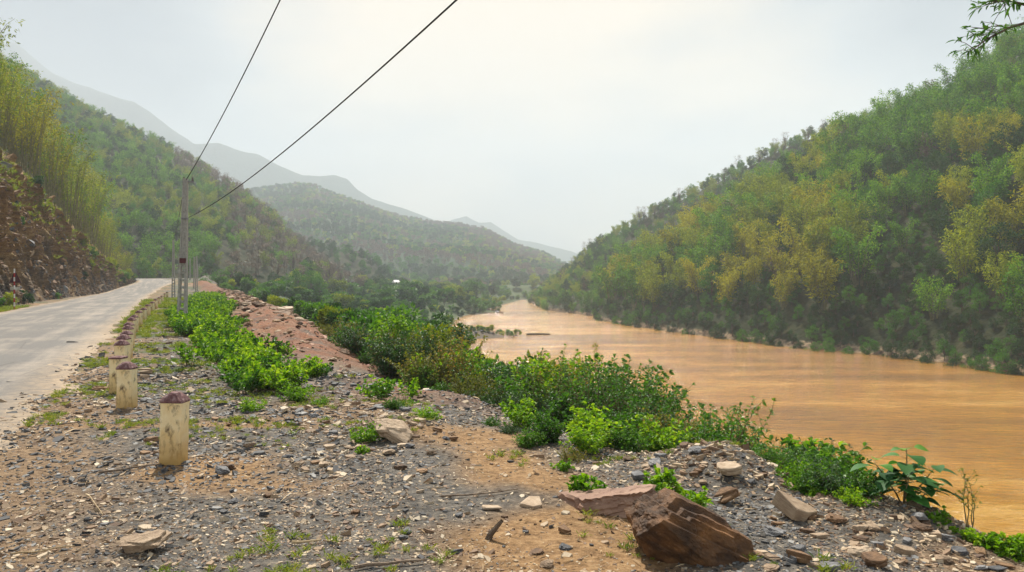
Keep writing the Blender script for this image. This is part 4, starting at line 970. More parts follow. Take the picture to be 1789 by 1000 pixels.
rock(185, 898, 26, 'slate_tan', 'small tan stone at the left on the dusty verge', q=3)
rock(207, 797, 18, 'slate_tan', 'small whitish stone left of the nearest bollard', q=5)
rock(712, 932, 26, 'slate_grey', 'dark grey stone left of the snapped stub', chunk=True, q=3)
rock(988, 933, 34, 'slate_brown', 'dark flat stone on bare dirt left of the boulder', q=6, lift=.01)
rock(985, 960, 32, 'slate_grey', 'grey brick shaped stone below the dark flat one on bare dirt', chunk=True, q=0)
rock(955, 990, 32, 'slate_tan', 'layered stone at the bottom edge left of the boulder', chunk=True, q=2)
rock(938, 967, 44, 'slate_brown', 'thin brown plate on dirt at the bottom centre', q=8)
rock(860, 893, 50, 'slate_tan', 'long pale plate left of the pinkish slab', q=7)
rock(930, 885, 60, 'slate_tan', 'broken pale plate touching the left end of the pinkish slab', q=9)
rock(1115, 838, 52, 'slate_grey', 'dark thin slate leaning left of the leafy seedling', q=3, lift=.02)
rock(1158, 782, 44, 'slate_brown', 'flat brown stone at the foot of the mound', q=5, lift=.02)
rock(1215, 790, 34, 'slate_grey', 'dark upright stone at the left of the mound', chunk=True, q=2, lift=.0)
rock(1270, 880, 70, 'slate_brown', 'long slate leaning just behind the boulder', q=2, lift=.03, tilt=(.3, -.35))
rock(1395, 905, 100, 'slate_tan', 'long tilted slate plank on the debris slope right of the boulder', q=6, lift=.03, tilt=(.2, .4))
rock(1520, 922, 40, 'slate_tan', 'pale stone on the crest under the leafy weeds', chunk=True, q=0)
rock(1610, 928, 40, 'slate_brown', 'brown chunk below the broad leaved plant', chunk=True, q=3)
rock(1400, 985, 54, 'slate_brown', 'flat brown slab at the bottom edge right of the boulder', q=4, lift=.02)
rock(1528, 990, 66, 'slate_brown', 'wide dark slab at the bottom right edge', q=1, lift=.02)
rock(1330, 968, 40, 'slate_tan', 'pale layered stone touching the right side of the boulder', q=8)
rs4 = np.random.RandomState(44)
REG = [((250, 760, 655, 830), 92, 'in the rubble right of the bollards', 11, 40, (.35, .4, .25)), ((560, 800, 680, 790), 34, 'in the rubble beside the sandy patch', 14, 42, (.3, .4, .3)), ((150, 800, 835, 998), 30, 'on the grey gravel', 9, 24, (.6, .3, .1)),
       ((1080, 1260, 740, 830), 24, 'on the rubble before the bushes', 14, 44, (.3, .3, .4)), ((1320, 1780, 905, 998), 46, 'on the debris slope at the bottom right', 14, 46, (.2, .45, .35)), ((1200, 1420, 790, 900), 22, 'on the flank of the debris mound', 10, 26, (.2, .5, .3)), ((800, 1100, 840, 998), 16, 'on the bare dirt', 8, 22, (.4, .35, .25))]
for (x0, x1, y0, y1), n, where, a, b, pc in REG:
    for k in range(n):
        c = ('slate_grey', 'slate_tan', 'slate_brown')[rs4.choice(3, p=pc)]; y_ = rs4.uniform(y0, y1); x_ = rs4.uniform(x0, x1)
        if 1100 < x_ < 1315 and y_ > 860: continue
        if 280 < x_ < 330 and y_ < 815: continue
        rock(x_, y_, rs4.uniform(a, b)*(.5+.6*(y_-600)/300), c, '%s slate piece lying %s' % (CNM[c], where), '%s slates %s' % (CNM[c], where), rs4.rand() < .3)
# rocks at the far waterline
far = [(d, 'far') for d in ()]
for k in range(26):
    if k < 12: d = RS.uniform(262, 274); x = float(xs(d))+RS.uniform(-7, 1.5)
    else: d = RS.uniform(142, 156); x = -4.5+RS.uniform(-4.5, 5.5)
    s = RS.uniform(.8, 2.2) if k < 12 else RS.uniform(.4, 1.1); c = ('slate_grey', 'slate_brown')[RS.randint(2)]
    wh = 'on the far headland in the river' if k < 12 else 'on the gravel bar in the river'
    tag(ob('rock', CHUNK[c, RS.randint(4)], None, (x, d, max(gz(x, d), -8.5)+.1), (0, 0, RS.rand()*6), s), '%s boulder %s' % (CNM[c], wh), 'rock', '%s boulders %s' % (CNM[c], wh))
bp, bv = sample(R1, 9000, .004, .06, np.random.RandomState(15)); kk = spread(bp, 2.0)
for k in kk[:110]:
    P_ = bp[k]
    if -9 < P_[2] < -7.0: tag(ob('rock', CHUNK[('slate_grey', 'slate_tan')[RS.randint(2)], RS.randint(4)], None, tuple(P_+[0, 0, .1]), (0, 0, RS.rand()*6), RS.uniform(.7, 2.4)), 'grey boulder at the waterline under the right hillside', 'rock', 'boulders at the waterline under the right hillside')
for k in range(9):
    x_ = -8.5+k*1.15+RS.uniform(-.5, .5); d_ = RS.uniform(146, 152); place('shrub', BUSH['green' if k % 2 else 'olive', k % 3], (x_, d_, max(gz(x_, d_), -8.4)-.1), k, RS.uniform(.3, .55), 'small bush growing on the gravel bar in the river', 'shrub', 'bushes on the gravel bar')
# drifting log
V, Q = tubes([(np.array([[-2.2, 0, 0], [-.8, .05, .05], [.8, 0, .08], [2.3, .1, .02]]), .22, .12)], 8); b_ = W(940, 585.5, 153)
tag(ob('log', mk_mesh('log', V, [Q], [M['bark']]), None, (b_[0], 153, -8.42), (0, 0, .1)), 'dark log lying in the river right of the gravel bar', 'log')

# ------------------------------------------------------------------ gravel: many thousand chips in one object
rs5 = np.random.RandomState(55); n = 190000
th = rs5.uniform(rad(-40), rad(38), n); r = np.exp(rs5.uniform(math.log(2.8), math.log(30), n)); x = r*np.sin(th); y = r*np.cos(th)
s_ = (x-xe(y))*.84; rd_ = x-np.interp(y, _CY, _CX)
dm = .9*np.exp(-((x+.3)/.8)**2-((y-8.4)/1.1)**2)+1.1*np.exp(-((x-.35)/.75)**2-((y-5.1)/.9)**2)+.8*np.exp(-((x-.1)/.8)**2-((y-6.6)/.7)**2)
pk = 1-.88*np.clip(dm, 0, 1)
pk *= np.where(rd_ < 4.6, .30+.6*sstep(2.8, 4.2, rd_), 1.0)*(rd_ > 1.6)*(s_ < 1.6)
pk *= .45+.9*sstep(.35, .6, fbm(x*.9, y*.9, 3, 66))
pk *= np.where(y > 16, .3, 1.)*np.where((y > 17) & (s_ > -3.5), .35, 1.)
k = rs5.rand(n) < pk; x, y, r, s_, rd_, dm = x[k], y[k], r[k], s_[k], rd_[k], dm[k]; n = len(x)
z = zterr(x, y); sz = np.exp(rs5.normal(math.log(.0105), .58, n)); sz = np.clip(sz, .004, .06)*np.clip(r/6, .8, 3.2)
mound = np.exp(-((x-1.95)/.8)**2-((y-7.35)/.9)**2)+np.exp(-((x-3.0)/.9)**2-((y-5.6)/.9)**2)
sz *= 1+.25*np.clip(mound, 0, 1)
ns = 5; ang = np.linspace(0, 2*math.pi, ns, endpoint=False)[None, :]+rs5.uniform(-.35, .35, (n, ns)); rr_ = rs5.uniform(.65, 1.1, (n, ns))*sz[:, None]
el = rs5.uniform(.45, .9, n)[:, None]; lx = np.cos(ang)*rr_; ly = np.sin(ang)*rr_*el; a = rs5.rand(n)[:, None]*6.283
gx_ = lx*np.cos(a)-ly*np.sin(a); gy_ = lx*np.sin(a)+ly*np.cos(a); tx, ty = rs5.normal(0, .22, (2, n))
thk = sz*rs5.uniform(.18, .6, n)
tz = gx_*tx[:, None]+gy_*ty[:, None]+(z+thk*.5)[:, None]; V = np.zeros((n, 2*ns, 3))
V[:, :ns, 0] = x[:, None]+gx_*.88; V[:, :ns, 1] = y[:, None]+gy_*.88; V[:, :ns, 2] = tz
V[:, ns:, 0] = x[:, None]+gx_; V[:, ns:, 1] = y[:, None]+gy_; V[:, ns:, 2] = tz-thk[:, None]*1.2
oo = np.arange(n)[:, None]*10; top = oo+np.arange(5)[None, :]; sides = np.concatenate([oo+np.array([[5+q, 5+(q+1) % 5, (q+1) % 5, q]]) for q in range(5)])
rn = rs5.rand(n); tanw = np.clip(.46+.75*(fbm(x*.7, y*.7, 3, 44)-.5)*2+.5*np.clip(mound, 0, 1)+.5*np.clip(dm, 0, 1), .12, .95); fam = (rs5.rand(n) < tanw)
redw = (s_ > -3.5)*(y > 17); val = np.where(redw & (rs5.rand(n) < .8), .80+.19*rn, np.where(fam, .46+.32*rn, .02+.38*rn))
m, t, o = newmat('gravel_chips'); rv_ = attr(t, 'rnd'); nn = noise(t, pos(t), 90, 4, .7)
c = ramp(t, rv_, [(0, (.025, .025, .027)), (.2, (.085, .085, .088)), (.36, (.21, .21, .205)), (.41, (.42, .40, .37)), (.46, (.11, .065, .04)), (.58, (.27, .17, .10)), (.70, (.44, .33, .21)), (.78, (.62, .52, .38)), (.80, (.22, .08, .05)), (1, (.50, .28, .18))])
c = mixc(t, .45, c, ramp(t, nn, [(.3, (.35, .35, .35)), (.7, (1, 1, 1))]), 'MULTIPLY'); princ(t, o, c, .75, bump(t, nn, .002, .6), .35)
tag(ob('gravel', mk_mesh('gravel', V, [top, sides], [m], None, [val, np.tile(val, 5)])), 'loose slate chips and gravel strewn over the verge', None, None, 'stuff')
print('gravel', n)
# ------------------------------------------------------------------ dry litter: straw and twigs
rs6 = np.random.RandomState(66); n = 5200; th = rs6.uniform(rad(-38), rad(36), n); r = np.exp(rs6.uniform(math.log(3.2), math.log(15), n)); x = r*np.sin(th); y = r*np.cos(th)
k = ((x-xe(y)) < .5) & ((x-np.interp(y, _CY, _CX)) > 3.2); x, y, r = x[k], y[k], r[k]; n = len(x)
L = np.exp(rs6.normal(math.log(.05), .6, n))*np.clip(r/6, .8, 2); a = rs6.rand(n)*6.28; D = np.stack([np.cos(a), np.sin(a), rs6.normal(0, .12, n)], -1)
V, T, Q = leaves(np.stack([x, y, zterr(x, y)+.012], -1), D, L, rs6.uniform(.003, .009, n)*np.clip(r/6, .8, 2.5), droop=.05, fold=.2, rs=rs6, shape=(.5, .45)); 
m, t, o = newmat('litter'); princ(t, o, ramp(t, attr(t, 'rnd'), [(0, (.10, .065, .035)), (.5, (.34, .23, .12)), (1, (.62, .48, .30))]), .8); rn = rs6.rand(n)
tag(ob('dry_litter', mk_mesh('dry_litter', V, [T, Q], [m], None, [np.tile(rn, 4), np.tile(rn, 2)])), 'dry straw and leaf bits littering the gravel', None, None, 'stuff')
def stick(px0, py0, px1, py1, r, label, lift=.02, mat='stick', group=None, bend=.03):
    a, b = gp(px0, py0), gp(px1, py1); P = np.array([tuple(a.lerp(b, q)) for q in np.linspace(0, 1, 7)]); P[:, 2] = [gz(p[0], p[1])+lift for p in P]; P[1:-1] += RS.normal(0, bend*(b-a).length*.3, (5, 3))*[1, 1, .15]
    V, Q = tubes([(P-P[0], r, r*.5)], 6); tag(ob('stick', mk_mesh('stick', V, [Q], [M[mat]]), None, tuple(P[0])), label, 'stick', group)
stick(172, 830, 282, 815, .012, 'dark twig lying from the left to the foot of the nearest bollard')
stick(768, 872, 905, 860, .008, 'long thin twig on the dirt left of the pinkish slab')
stick(510, 955, 562, 950, .010, 'pale split stick on the grey gravel', mat='straw')
stick(620, 998, 745, 985, .012, 'dark stick at the bottom edge of the gravel')
stick(20, 975, 130, 960, .006, 'thin dry stalk at the bottom left corner', mat='straw')
stick(150, 870, 180, 905, .006, 'straw coloured stalk on the dusty verge at the left', mat='straw')
stick(105, 745, 145, 742, .008, 'short dark twig near the road edge')
V, Q = tubes([(np.array([[0, 0, -.02], [.01, 0, .03], [.035, .01, .075], [.06, .01, .125]]), .022, .011)], 7); b_ = gp(852, 945)
tag(ob('branch_stub', mk_mesh('branch_stub', V, [Q], [M['bark']]), None, tuple(b_), (rad(8), rad(12), 0), 1.1), 'snapped brown branch stub sticking up from the dirt', 'stick')

# ------------------------------------------------------------------ foreground and bank plants
def vari(name, seeds, smat, lmat, n2_='leaves', **kw): return [split(name, shrubm(sd_, **kw), M[smat], M[lmat], 'stems', n2_) for sd_ in seeds]
SH = {
 'leafy': vari('leafy', (1, 2, 3), 'stem', 'shrub', H=1.0, spr=.55, ns=22, lL=.085, lW=.055, step=.042, twigs=6),
 'dark': vari('dark', (4, 5, 6), 'stem', 'shrub_dark', H=1.0, spr=.6, ns=24, lL=.11, lW=.03, step=.04, twigs=6, droop=.45),
 'light': vari('light', (7, 8, 9), 'stem', 'weed', H=1.0, spr=.6, ns=18, lL=.11, lW=.075, step=.06, twigs=5),
 'brown': vari('brown', (10, 11, 12), 'stem', 'shrub_brown', H=1.0, spr=.6, ns=24, lL=.055, lW=.035, step=.035, twigs=7),
 'twiggy': vari('twiggy', (13, 14), 'stem', 'shrub', H=1.0, spr=.4, ns=9, lL=.05, lW=.032, step=.06, twigs=4, start=.35),
 'small': vari('small', (16, 17, 18), 'stem', 'weed', H=.34, spr=.15, ns=10, lL=.062, lW=.042, step=.026, twigs=3, base=.05),
 'lance': vari('lance', (20, 21), 'stem', 'shrub', H=1.0, spr=.45, ns=16, lL=.15, lW=.03, step=.045, twigs=4, droop=.5),
}
for k_, a_, b_2, sp_2 in (('leafy', 'stem', 'shrub', (.10, .065)), ('dark', 'stem', 'shrub_dark', (.14, .04)), ('light', 'stem', 'weed', (.14, .09)), ('brown', 'stem', 'shrub_brown', (.08, .05)), ('lance', 'stem', 'shrub', (.18, .035)), ('twiggy', 'stem', 'shrub', (.07, .048))):
    SH[k_+'_tall'] = vari(k_+'_tall', (31, 32, 33), a_, b_2, H=2.4, spr=.85 if k_ != 'twiggy' else .9, ns=20 if k_ != 'twiggy' else 12, lL=sp_2[0], lW=sp_2[1], step=.075 if k_ != 'twiggy' else .085, twigs=7 if k_ != 'twiggy' else 5, start=.3 if k_ != 'twiggy' else .45, tl=.24)
SN = {'leafy': 'leafy green', 'dark': 'dark narrow-leaved', 'light': 'bright green broad-leaved', 'brown': 'brown-tinged', 'twiggy': 'open twiggy', 'small': 'small bright', 'lance': 'willow-leaved'}
def shrub_at(kind, px, py, d, label, group=None, minh=.3, top=True, cat='shrub', name=None, sink=.1, q=None):
    """py: the photo height of its top; it grows from the ground at distance d"""
    x = dirx(px)*d; z = gz(x, d); H0 = .34 if kind == 'small' else 1.0
    h = max(minh, EYE+(HY-py)/F*d-z+sink); tall = h > 1.5 and kind+'_tall' in SH
    pr = SH[kind+'_tall' if tall else kind][RS.randint(2)]
    if tall: H0 = 2.4
    o = place(name or ('herb' if kind == 'small' else 'shrub'), pr, (x, d, z-sink), RS.rand()*6.28, h/H0, label, cat, group)
    if h > 2.6: o.scale = (.9, .9, h/H0) if h < 4 else (1.2, 1.2, h/H0)
    return o
# top line of the bank thicket and its lower edge, as surveyed
TP = [(540, 600), (565, 580), (600, 572), (650, 575), (700, 566), (740, 575), (800, 590), (850, 622), (900, 618), (950, 612), (1000, 612), (1035, 604), (1080, 622), (1120, 645), (1170, 675), (1210, 700), (1250, 705), (1300, 728), (1340, 742), (1400, 760), (1440, 752), (1490, 788), (1540, 800), (1600, 840)]
BT = [(540, 640), (600, 668), (700, 684), (750, 682), (850, 700), (900, 760), (950, 748), (1000, 728), (1050, 740), (1100, 752), (1200, 772), (1300, 792), (1400, 850), (1450, 890), (1550, 902), (1600, 905)]
def edge_d(px):
    k = np.argmax(dirx(px)*_D > xe(_D)) if px > 560 else np.argmax(dirx(px)*_D > xe(_D)); return _D[k]
rs7 = np.random.RandomState(77); px = 548
while px < 1500:
    tp = np.interp(px, *zip(*TP)); bt = np.interp(px, *zip(*BT)); de = max(5.6, min(edge_d(px), 22)); gpx = F*.55/de
    for L in range(5):
        d = de+.35+L*(.55+.05*de)+rs7.uniform(-.15, .15); fr = min(1, (L+1)/3.4); p_ = px+rs7.uniform(-.5, .5)*gpx
        ty = np.interp(p_, *zip(*TP))*fr+np.interp(p_, *zip(*BT))*(1-fr)+rs7.normal(0, 17)-4
        if rs7.rand() < .10: continue
        x = dirx(p_)*d; need = EYE+(HY-ty)/F*d-gz(x, d)
        if need < .25: continue
        if p_ < 860: w_ = dict(leafy=.3, brown=.42 if L > 0 else .1, dark=.12, light=.16)
        elif p_ < 1180: w_ = dict(leafy=.42, dark=.22, light=.2, brown=.16)
        else: w_ = dict(leafy=.26, lance=.24, dark=.3, light=.2)
        kd = list(w_)[rs7.choice(len(w_), p=np.array(list(w_.values()))/sum(w_.values()))]
        where = 'in the thicket left of the sandy gap' if p_ < 860 else 'in the thicket in the middle of the bank edge' if p_ < 1180 else 'on the bank edge above the brown river'
        rowt = 'front row' if L < 2 else 'back row'
        shrub_at(kd, p_, ty, d, '%s shrub %s, %s' % (SN[kd], where, rowt), '%s shrubs %s, %s' % (SN[kd], where, rowt))
    px += gpx*.85
for px, py, d, kd, lab in [(1035, 578, 11.5, 'twiggy', 'tall open twiggy shrub rising above the thicket against the river'), (962, 588, 12.5, 'twiggy', 'thin twiggy shrub left of the tallest one, against the river'), (1085, 600, 11.0, 'twiggy', 'twiggy shrub just right of the tallest one'),
                           (1272, 655, 9.0, 'twiggy', 'slim twiggy shoot standing above the bank shrubs at the right'), (1130, 640, 10.5, 'twiggy', 'twiggy shrub at the right shoulder of the thicket'), (845, 612, 15, 'twiggy', 'twiggy shrub at the left of the water gap')]:
    shrub_at(kd, px, py, d, lab)
for px, py, d, kd, lab in [(1016, 818, 6.15, 'small', 'small bright green seedling behind the left end of the slab'), (1158, 806, 6.35, 'small', 'leafy green seedling right behind the big boulder'), (1212, 850, 5.9, 'small', 'tiny seedling between boulder and mound'),
                           (640, 735, 8.2, 'light', 'young weed growing beside the large tilted tan rock'), (745, 705, 9.4, 'light', 'thin weed at the left border of the sandy patch'), (440, 690, 10.2, 'light', 'light green weed right of the bollard row near the rubble'),
                           (520, 665, 11.2, 'light', 'bushy light green weed at the near end of the weed carpet'), (470, 640, 12.5, 'leafy', 'leafy weed on the rubble heap right of the bollards'), (560, 690, 11.0, 'light', 'low bright weed at the right tip of the weed carpet'),
                           (890, 735, 8.9, 'dark', 'dark broad shrub at the right border of the sandy patch'), (925, 742, 8.3, 'leafy', 'leafy shrub nearest to the camera at the thicket'), (1000, 775, 7.6, 'brown', 'low yellowish weed before the thicket'), (1052, 700, 8.6, 'light', 'pale green weed before the middle of the thicket'),
                           (985, 805, 7.2, 'small', 'low weed on the dirt before the thicket'), (1100, 735, 8.3, 'leafy', 'leafy weed at the foot of the thicket near the mound'),
                           (860, 725, 9.6, 'leafy', 'leafy weed at the left front of the thicket by the sandy gap'), (955, 712, 8.6, 'leafy', 'shrub in the very front of the thicket, left one'), (915, 690, 9.4, 'light', 'tall bright weed in the front of the thicket'), (1025, 730, 8.0, 'light', 'bright weed in the very front of the thicket, right one'), (1075, 700, 9.0, 'leafy', 'leafy shrub in front of the twiggy ones'), (1150, 720, 8.8, 'light', 'bright weed above the flat brown stone'), (1385, 800, 6.9, 'light', 'bright weed at the top of the long slate plank'), (1350, 770, 7.4, 'lance', 'willow-leaved plant on the far shoulder of the mound'), (1420, 800, 6.5, 'leafy', 'leafy shrub right of the debris mound'), (1465, 800, 6.3, 'dark', 'dark narrow-leaved shrub left of the broad leaved plant'), (1510, 815, 6.1, 'leafy', 'leafy shrub just left of the broad leaved plant'), (1505, 850, 5.9, 'light', 'bright weed under the broad leaved plant'), (1640, 890, 5.7, 'small', 'tiny weed right of the broad leaved plant'), (1745, 920, 5.4, 'small', 'tiny weed at the right edge of the crest'), (1440, 862, 6.3, 'light', 'bright broad-leaved weed on the right bank edge'), (1480, 872, 6.1, 'light', 'yellow green weed left of the broad leaved plant'), (1400, 828, 6.6, 'light', 'light weed behind the long slate plank'),
                           (632, 780, 7.7, 'small', 'small weed in front of the large tilted tan rock'), (722, 700, 11.5, 'light', 'bright weed in front of the reddish heap'), (300, 625, 16.5, 'light', 'weed at the near left corner of the weed carpet'), (690, 690, 10.6, 'leafy', 'weed on the small reddish heap')]:
    shrub_at(kd, px, py, d, lab, minh=.2, name='weed' if kd != 'small' else None, cat='plant')
# the broad leaved plant on the crest
def bigplant():
    rs = np.random.RandomState(5); L = []; P = []; D = []; Ls = []
    for a0, lean, h in ((0.2, .10, 1.0), (2.6, .34, .78), (-.4, .42, .70), (4.4, .25, .62), (-.9, .50, .42)):
        o_ = np.array([math.cos(a0), math.sin(a0)*.6, 0]); tt = np.linspace(0, 1, 7); pts = o_*(lean*tt**1.2)[:, None]+np.array([0, 0, 1.])*(h*tt)[:, None]+np.cumsum(rs.normal(0, .008, (7, 3)), 0); pts[0, 2] = -.05; L.append((pts, .012, .005))
        nn_ = int(4+h*10)
        for q in range(nn_):
            f_ = .42+.58*q/(nn_-1); b = np.array([np.interp(f_, tt, pts[:, d]) for d in range(3)]); a = a0+q*2.3+rs.normal(0, .3); v = np.array([math.cos(a), math.sin(a), .25+.35*f_])
            tip = b+v*.07; L.append((np.array([b, b+v*.04, tip]), .004, .003)); P.append(tip); D.append(v*[1, 1, .5]); Ls.append(rs.uniform(.17, .27)*(1.05-.35*(f_ > .93)))
    P = np.array(P); D = np.array(D); Ls = np.array(Ls); out = []
    # twelve-vertex leaves with a curved outline
    n = len(P); D = nrm(D); U = np.tile([0, 0, 1.], (n, 1))+rs.normal(0, .25, (n, 3)); S = nrm(np.cross(D, U)); U = nrm(np.cross(S, D)); K = 7; V = []; wpr = [0, .30, .44, .47, .40, .24, 0]
    for k in range(K):
        f_ = k/(K-1); c_ = P+D*(Ls*f_)[:, None]-np.array([0, 0, 1.])*(Ls*.62*f_**2)[:, None]
        wv = (Ls*.72*wpr[k]*1.1)[:, None]; wob = .03*math.sin(k*2.2)
        V += [c_+S*wv+U*wv*(.30+wob), c_, c_-S*wv+U*wv*(.30-wob)]
    V = np.stack(V, 1).reshape(-1, 3); o_ = np.arange(n)[:, None]*(3*K); Q = np.concatenate([np.concatenate([o_+np.array([[3*k, 3*k+1, 3*k+4, 3*k+3]]), o_+np.array([[3*k+1, 3*k+2, 3*k+5, 3*k+4]])]) for k in range(K-1)])
    r = np.clip(rs.rand(n)*.7+.4*(P[:, 2] > .75), 0, 1); sv, sq = tubes(L, 6)
    return (('stems', mk_mesh('sapling_stems', sv, [sq], [M['stem']])), ('leaves', mk_mesh('sapling_leaves', V, [Q], [M['bigleaf']], None, [np.tile(r, 2*(K-1))], smooth=True)))
bx_, bd = dirx(1578), 6.0; hb = (EYE+(HY-786)/F*bd-gz(bx_*bd, bd)); place('sapling', bigplant(), (bx_*bd, bd, gz(bx_*bd, bd)-.05), .4, 1, 'sapling with very large drooping leaves on the bank crest at the right', 'plant').scale = (hb*1.7, hb*1.7, hb*1.1)
for px_, py_, d_ in ((1625, 905, 5.75), (1665, 915, 5.6), (1700, 920, 5.5), (1730, 928, 5.45), (1770, 935, 5.35), (1790, 925, 5.6)): shrub_at('small', px_, py_, d_, 'low bright weed on the crest between the big leaved sapling and the right edge', 'low weeds on the crest at the right edge', minh=.12, cat='plant')
sp_ = shrubm(33, H=1.0, spr=.16, ns=4, lL=.045, lW=.032, step=.055, twigs=4, start=.4, tl=.18)
sx_, sd_ = dirx(1700), 5.75; zz_ = gz(sx_*sd_, sd_); place('sapling', split('spindly', sp_, M['stem'], M['shrub_brown'], 'stems', 'leaves'), (sx_*sd_, sd_, zz_), 0, EYE+(HY-795)/F*sd_-zz_, 'spindly thin sapling with small leaves near the right edge, against the river', 'plant')
# small drooping tree beyond the thicket
pr = broad(71, 3.4, 1.15, 26, 150, .15, .22); d = 31.; x = dirx(778)*d; z = gz(x, d); Ht = EYE+(HY-548)/F*d-z
place('tree', split('drooping', pr, M['bark'], M['shrub_dark'], 'trunk', 'crown'), (x, d, z), 0, Ht/3.4, 'small dark drooping tree standing above the thicket beside the river', 'tree')
# spreading weed carpet right of the bollards: three real plants set the kinds, the rest is one carpet
wp = []
for q in range(3):
    prx = shrubm(60+q, H=.42, spr=.26, ns=9, lL=.085, lW=.06, step=.05, twigs=2, base=.1, droop=.15)
    me = combined('carpet_weed', prx, M['stem'], M['weed' if q < 2 else 'shrub']); px_, py_ = [(330, 640), (400, 612), (480, 655)][q]; b_ = gp(px_, py_)
    wp.append(place('weed', me, tuple(b_), q, 1.0, ['low yellow green weed at the left border of the weed carpet', 'low weed in the middle of the weed carpet right of the bollards', 'low weed at the near right end of the weed carpet'][q], 'plant'))
gt = []
for q in range(2):
    rs = np.random.RandomState(90+q); n = 26; a = rs.rand(n)*6.28; D = np.stack([np.cos(a)*.6, np.sin(a)*.6, rs.uniform(.4, 1.2, n)], -1)
    V, T, Q = leaves(rs.normal(0, .02, (n, 3))*[1, 1, 0], D, rs.uniform(.04, .11, n), .008, droop=.4, rs=rs); r = rs.rand(n); b_ = gp([1095, 1025][q], [962, 905][q])
    gt.append(place('grass_tuft', mk_mesh('grass_tuft', V, [T, Q], [M['grass']], None, [np.tile(r, 4), np.tile(r, 2)]), tuple(b_), 0, 1, ['grass tuft at the left foot of the boulder', 'grass tuft below the left end of the slab'][q], 'plant'))
rs8 = np.random.RandomState(88); X8 = rs8.uniform(-34, 2, 30000); Y8 = rs8.uniform(11.5, 92, 30000); s8 = (X8-xe(Y8))*.84; n8 = fbm(X8*.5, Y8*.5, 3, 17)
dd = np.interp(Y8, [11.5, 14, 30, 90], [-4.2, -5.8, -5.4, -4.5]); ri = np.interp(Y8, [11.5, 16, 24, 90], [-1.0, -1.6, -2.8, -3.0])
k = (X8-np.interp(Y8, _CY, _CX) > np.interp(Y8, [12, 20, 60, 90], [6.3, 5.9, 4.8, 4.2])+(n8-.5)*1.5) & (s8 > dd+(n8-.5)*3) & (s8 < ri+(n8-.5)*1.5) & (rs8.rand(30000) < np.interp(Y8, [12, 20, 90], [1, .8, .3])) & (n8 > .41)
X8, Y8 = X8[k], Y8[k]; print('carpet', len(X8))
stuff('weed_carpet', np.stack([X8, Y8, zterr(X8, Y8)], -1), wp, 'carpet of bright green weeds between the bollards and the red earth', scl=rs8.uniform(.5, 1.15, len(X8))*np.interp(Y8, [12, 40, 90], [1, 1.2, 1.6]), kindv=rs8.randint(0, 3, len(X8)))
X9 = rs8.uniform(-32, 5, 60000); Y9 = np.exp(rs8.uniform(math.log(4), math.log(90), 60000)); n9 = fbm(X9*.8, Y9*.8, 3, 21); s9 = (X9-xe(Y9))*.84; r9 = X9-np.interp(Y9, _CY, _CX)
left = (r9 < -3.6) & (r9 > -6.5); verge = (r9 > 3.6) & (r9 < 7.5) & (Y9 > 9) & (n9 > .46); nearp = (r9 > 4.5) & (s9 < .3) & (n9 > .62) & (Y9 < 16)
k = (left & (rs8.rand(60000) < .9)) | (verge & (rs8.rand(60000) < .7)) | (nearp & (rs8.rand(60000) < .35)); X9, Y9 = X9[k], Y9[k]; print('grass', len(X9))
pg, vg = sample(L1, 5200, .30, .76, np.random.RandomState(19)); kg = (pxof(pg) > -300) & (rs8.rand(len(pg)) < np.clip((vg-.45)*1.6, .03, .5)); pg = pg[kg]
G9 = np.concatenate([np.stack([X9, Y9, zterr(X9, Y9)], -1), pg]); print('grass', len(G9))
stuff('grass', G9, gt, 'sparse grass on the verges and on the rock cutting', scl=np.concatenate([rs8.uniform(.6, 1.3, len(X9))*np.interp(Y9, [4, 12, 40, 90], [.8, 1.0, 3.0, 5.0]), rs8.uniform(4, 10, len(pg))]), kindv=rs8.randint(0, 2, len(G9)))
# bushes hiding the foot of the cutting, and grasses on it
pc, vc = sample(L1, 1500, .0, .74, np.random.RandomState(16)); kc = spread(pc, 2.2); pc, vc = pc[kc], vc[kc]; pxc = pxof(pc); cnt = 0
for i in range(len(pc)):
    if -60 < pxc[i] < 236 and (vc[i] < .04 or RS.rand() < .10+.25*(pxc[i] > 120)+.5*(vc[i] > .62)) and cnt < 85:
        cnt += 1; kd = ('olive', 'green', 'dark')[RS.choice(3, p=[.5, .3, .2])]; lo = vc[i] < .08
        place('shrub', BUSH[kd, RS.randint(3)], pc[i]-[0, 0, .1], RS.rand()*6, RS.uniform(.25, .5) if lo else RS.uniform(.3, .7), '%s bush %s' % (CN.get(kd, kd), 'at the foot of the rock cutting' if lo else 'clinging to the rock cutting'), 'shrub', '%s bushes %s' % (kd, 'at the foot of the cutting' if lo else 'on the cutting'))
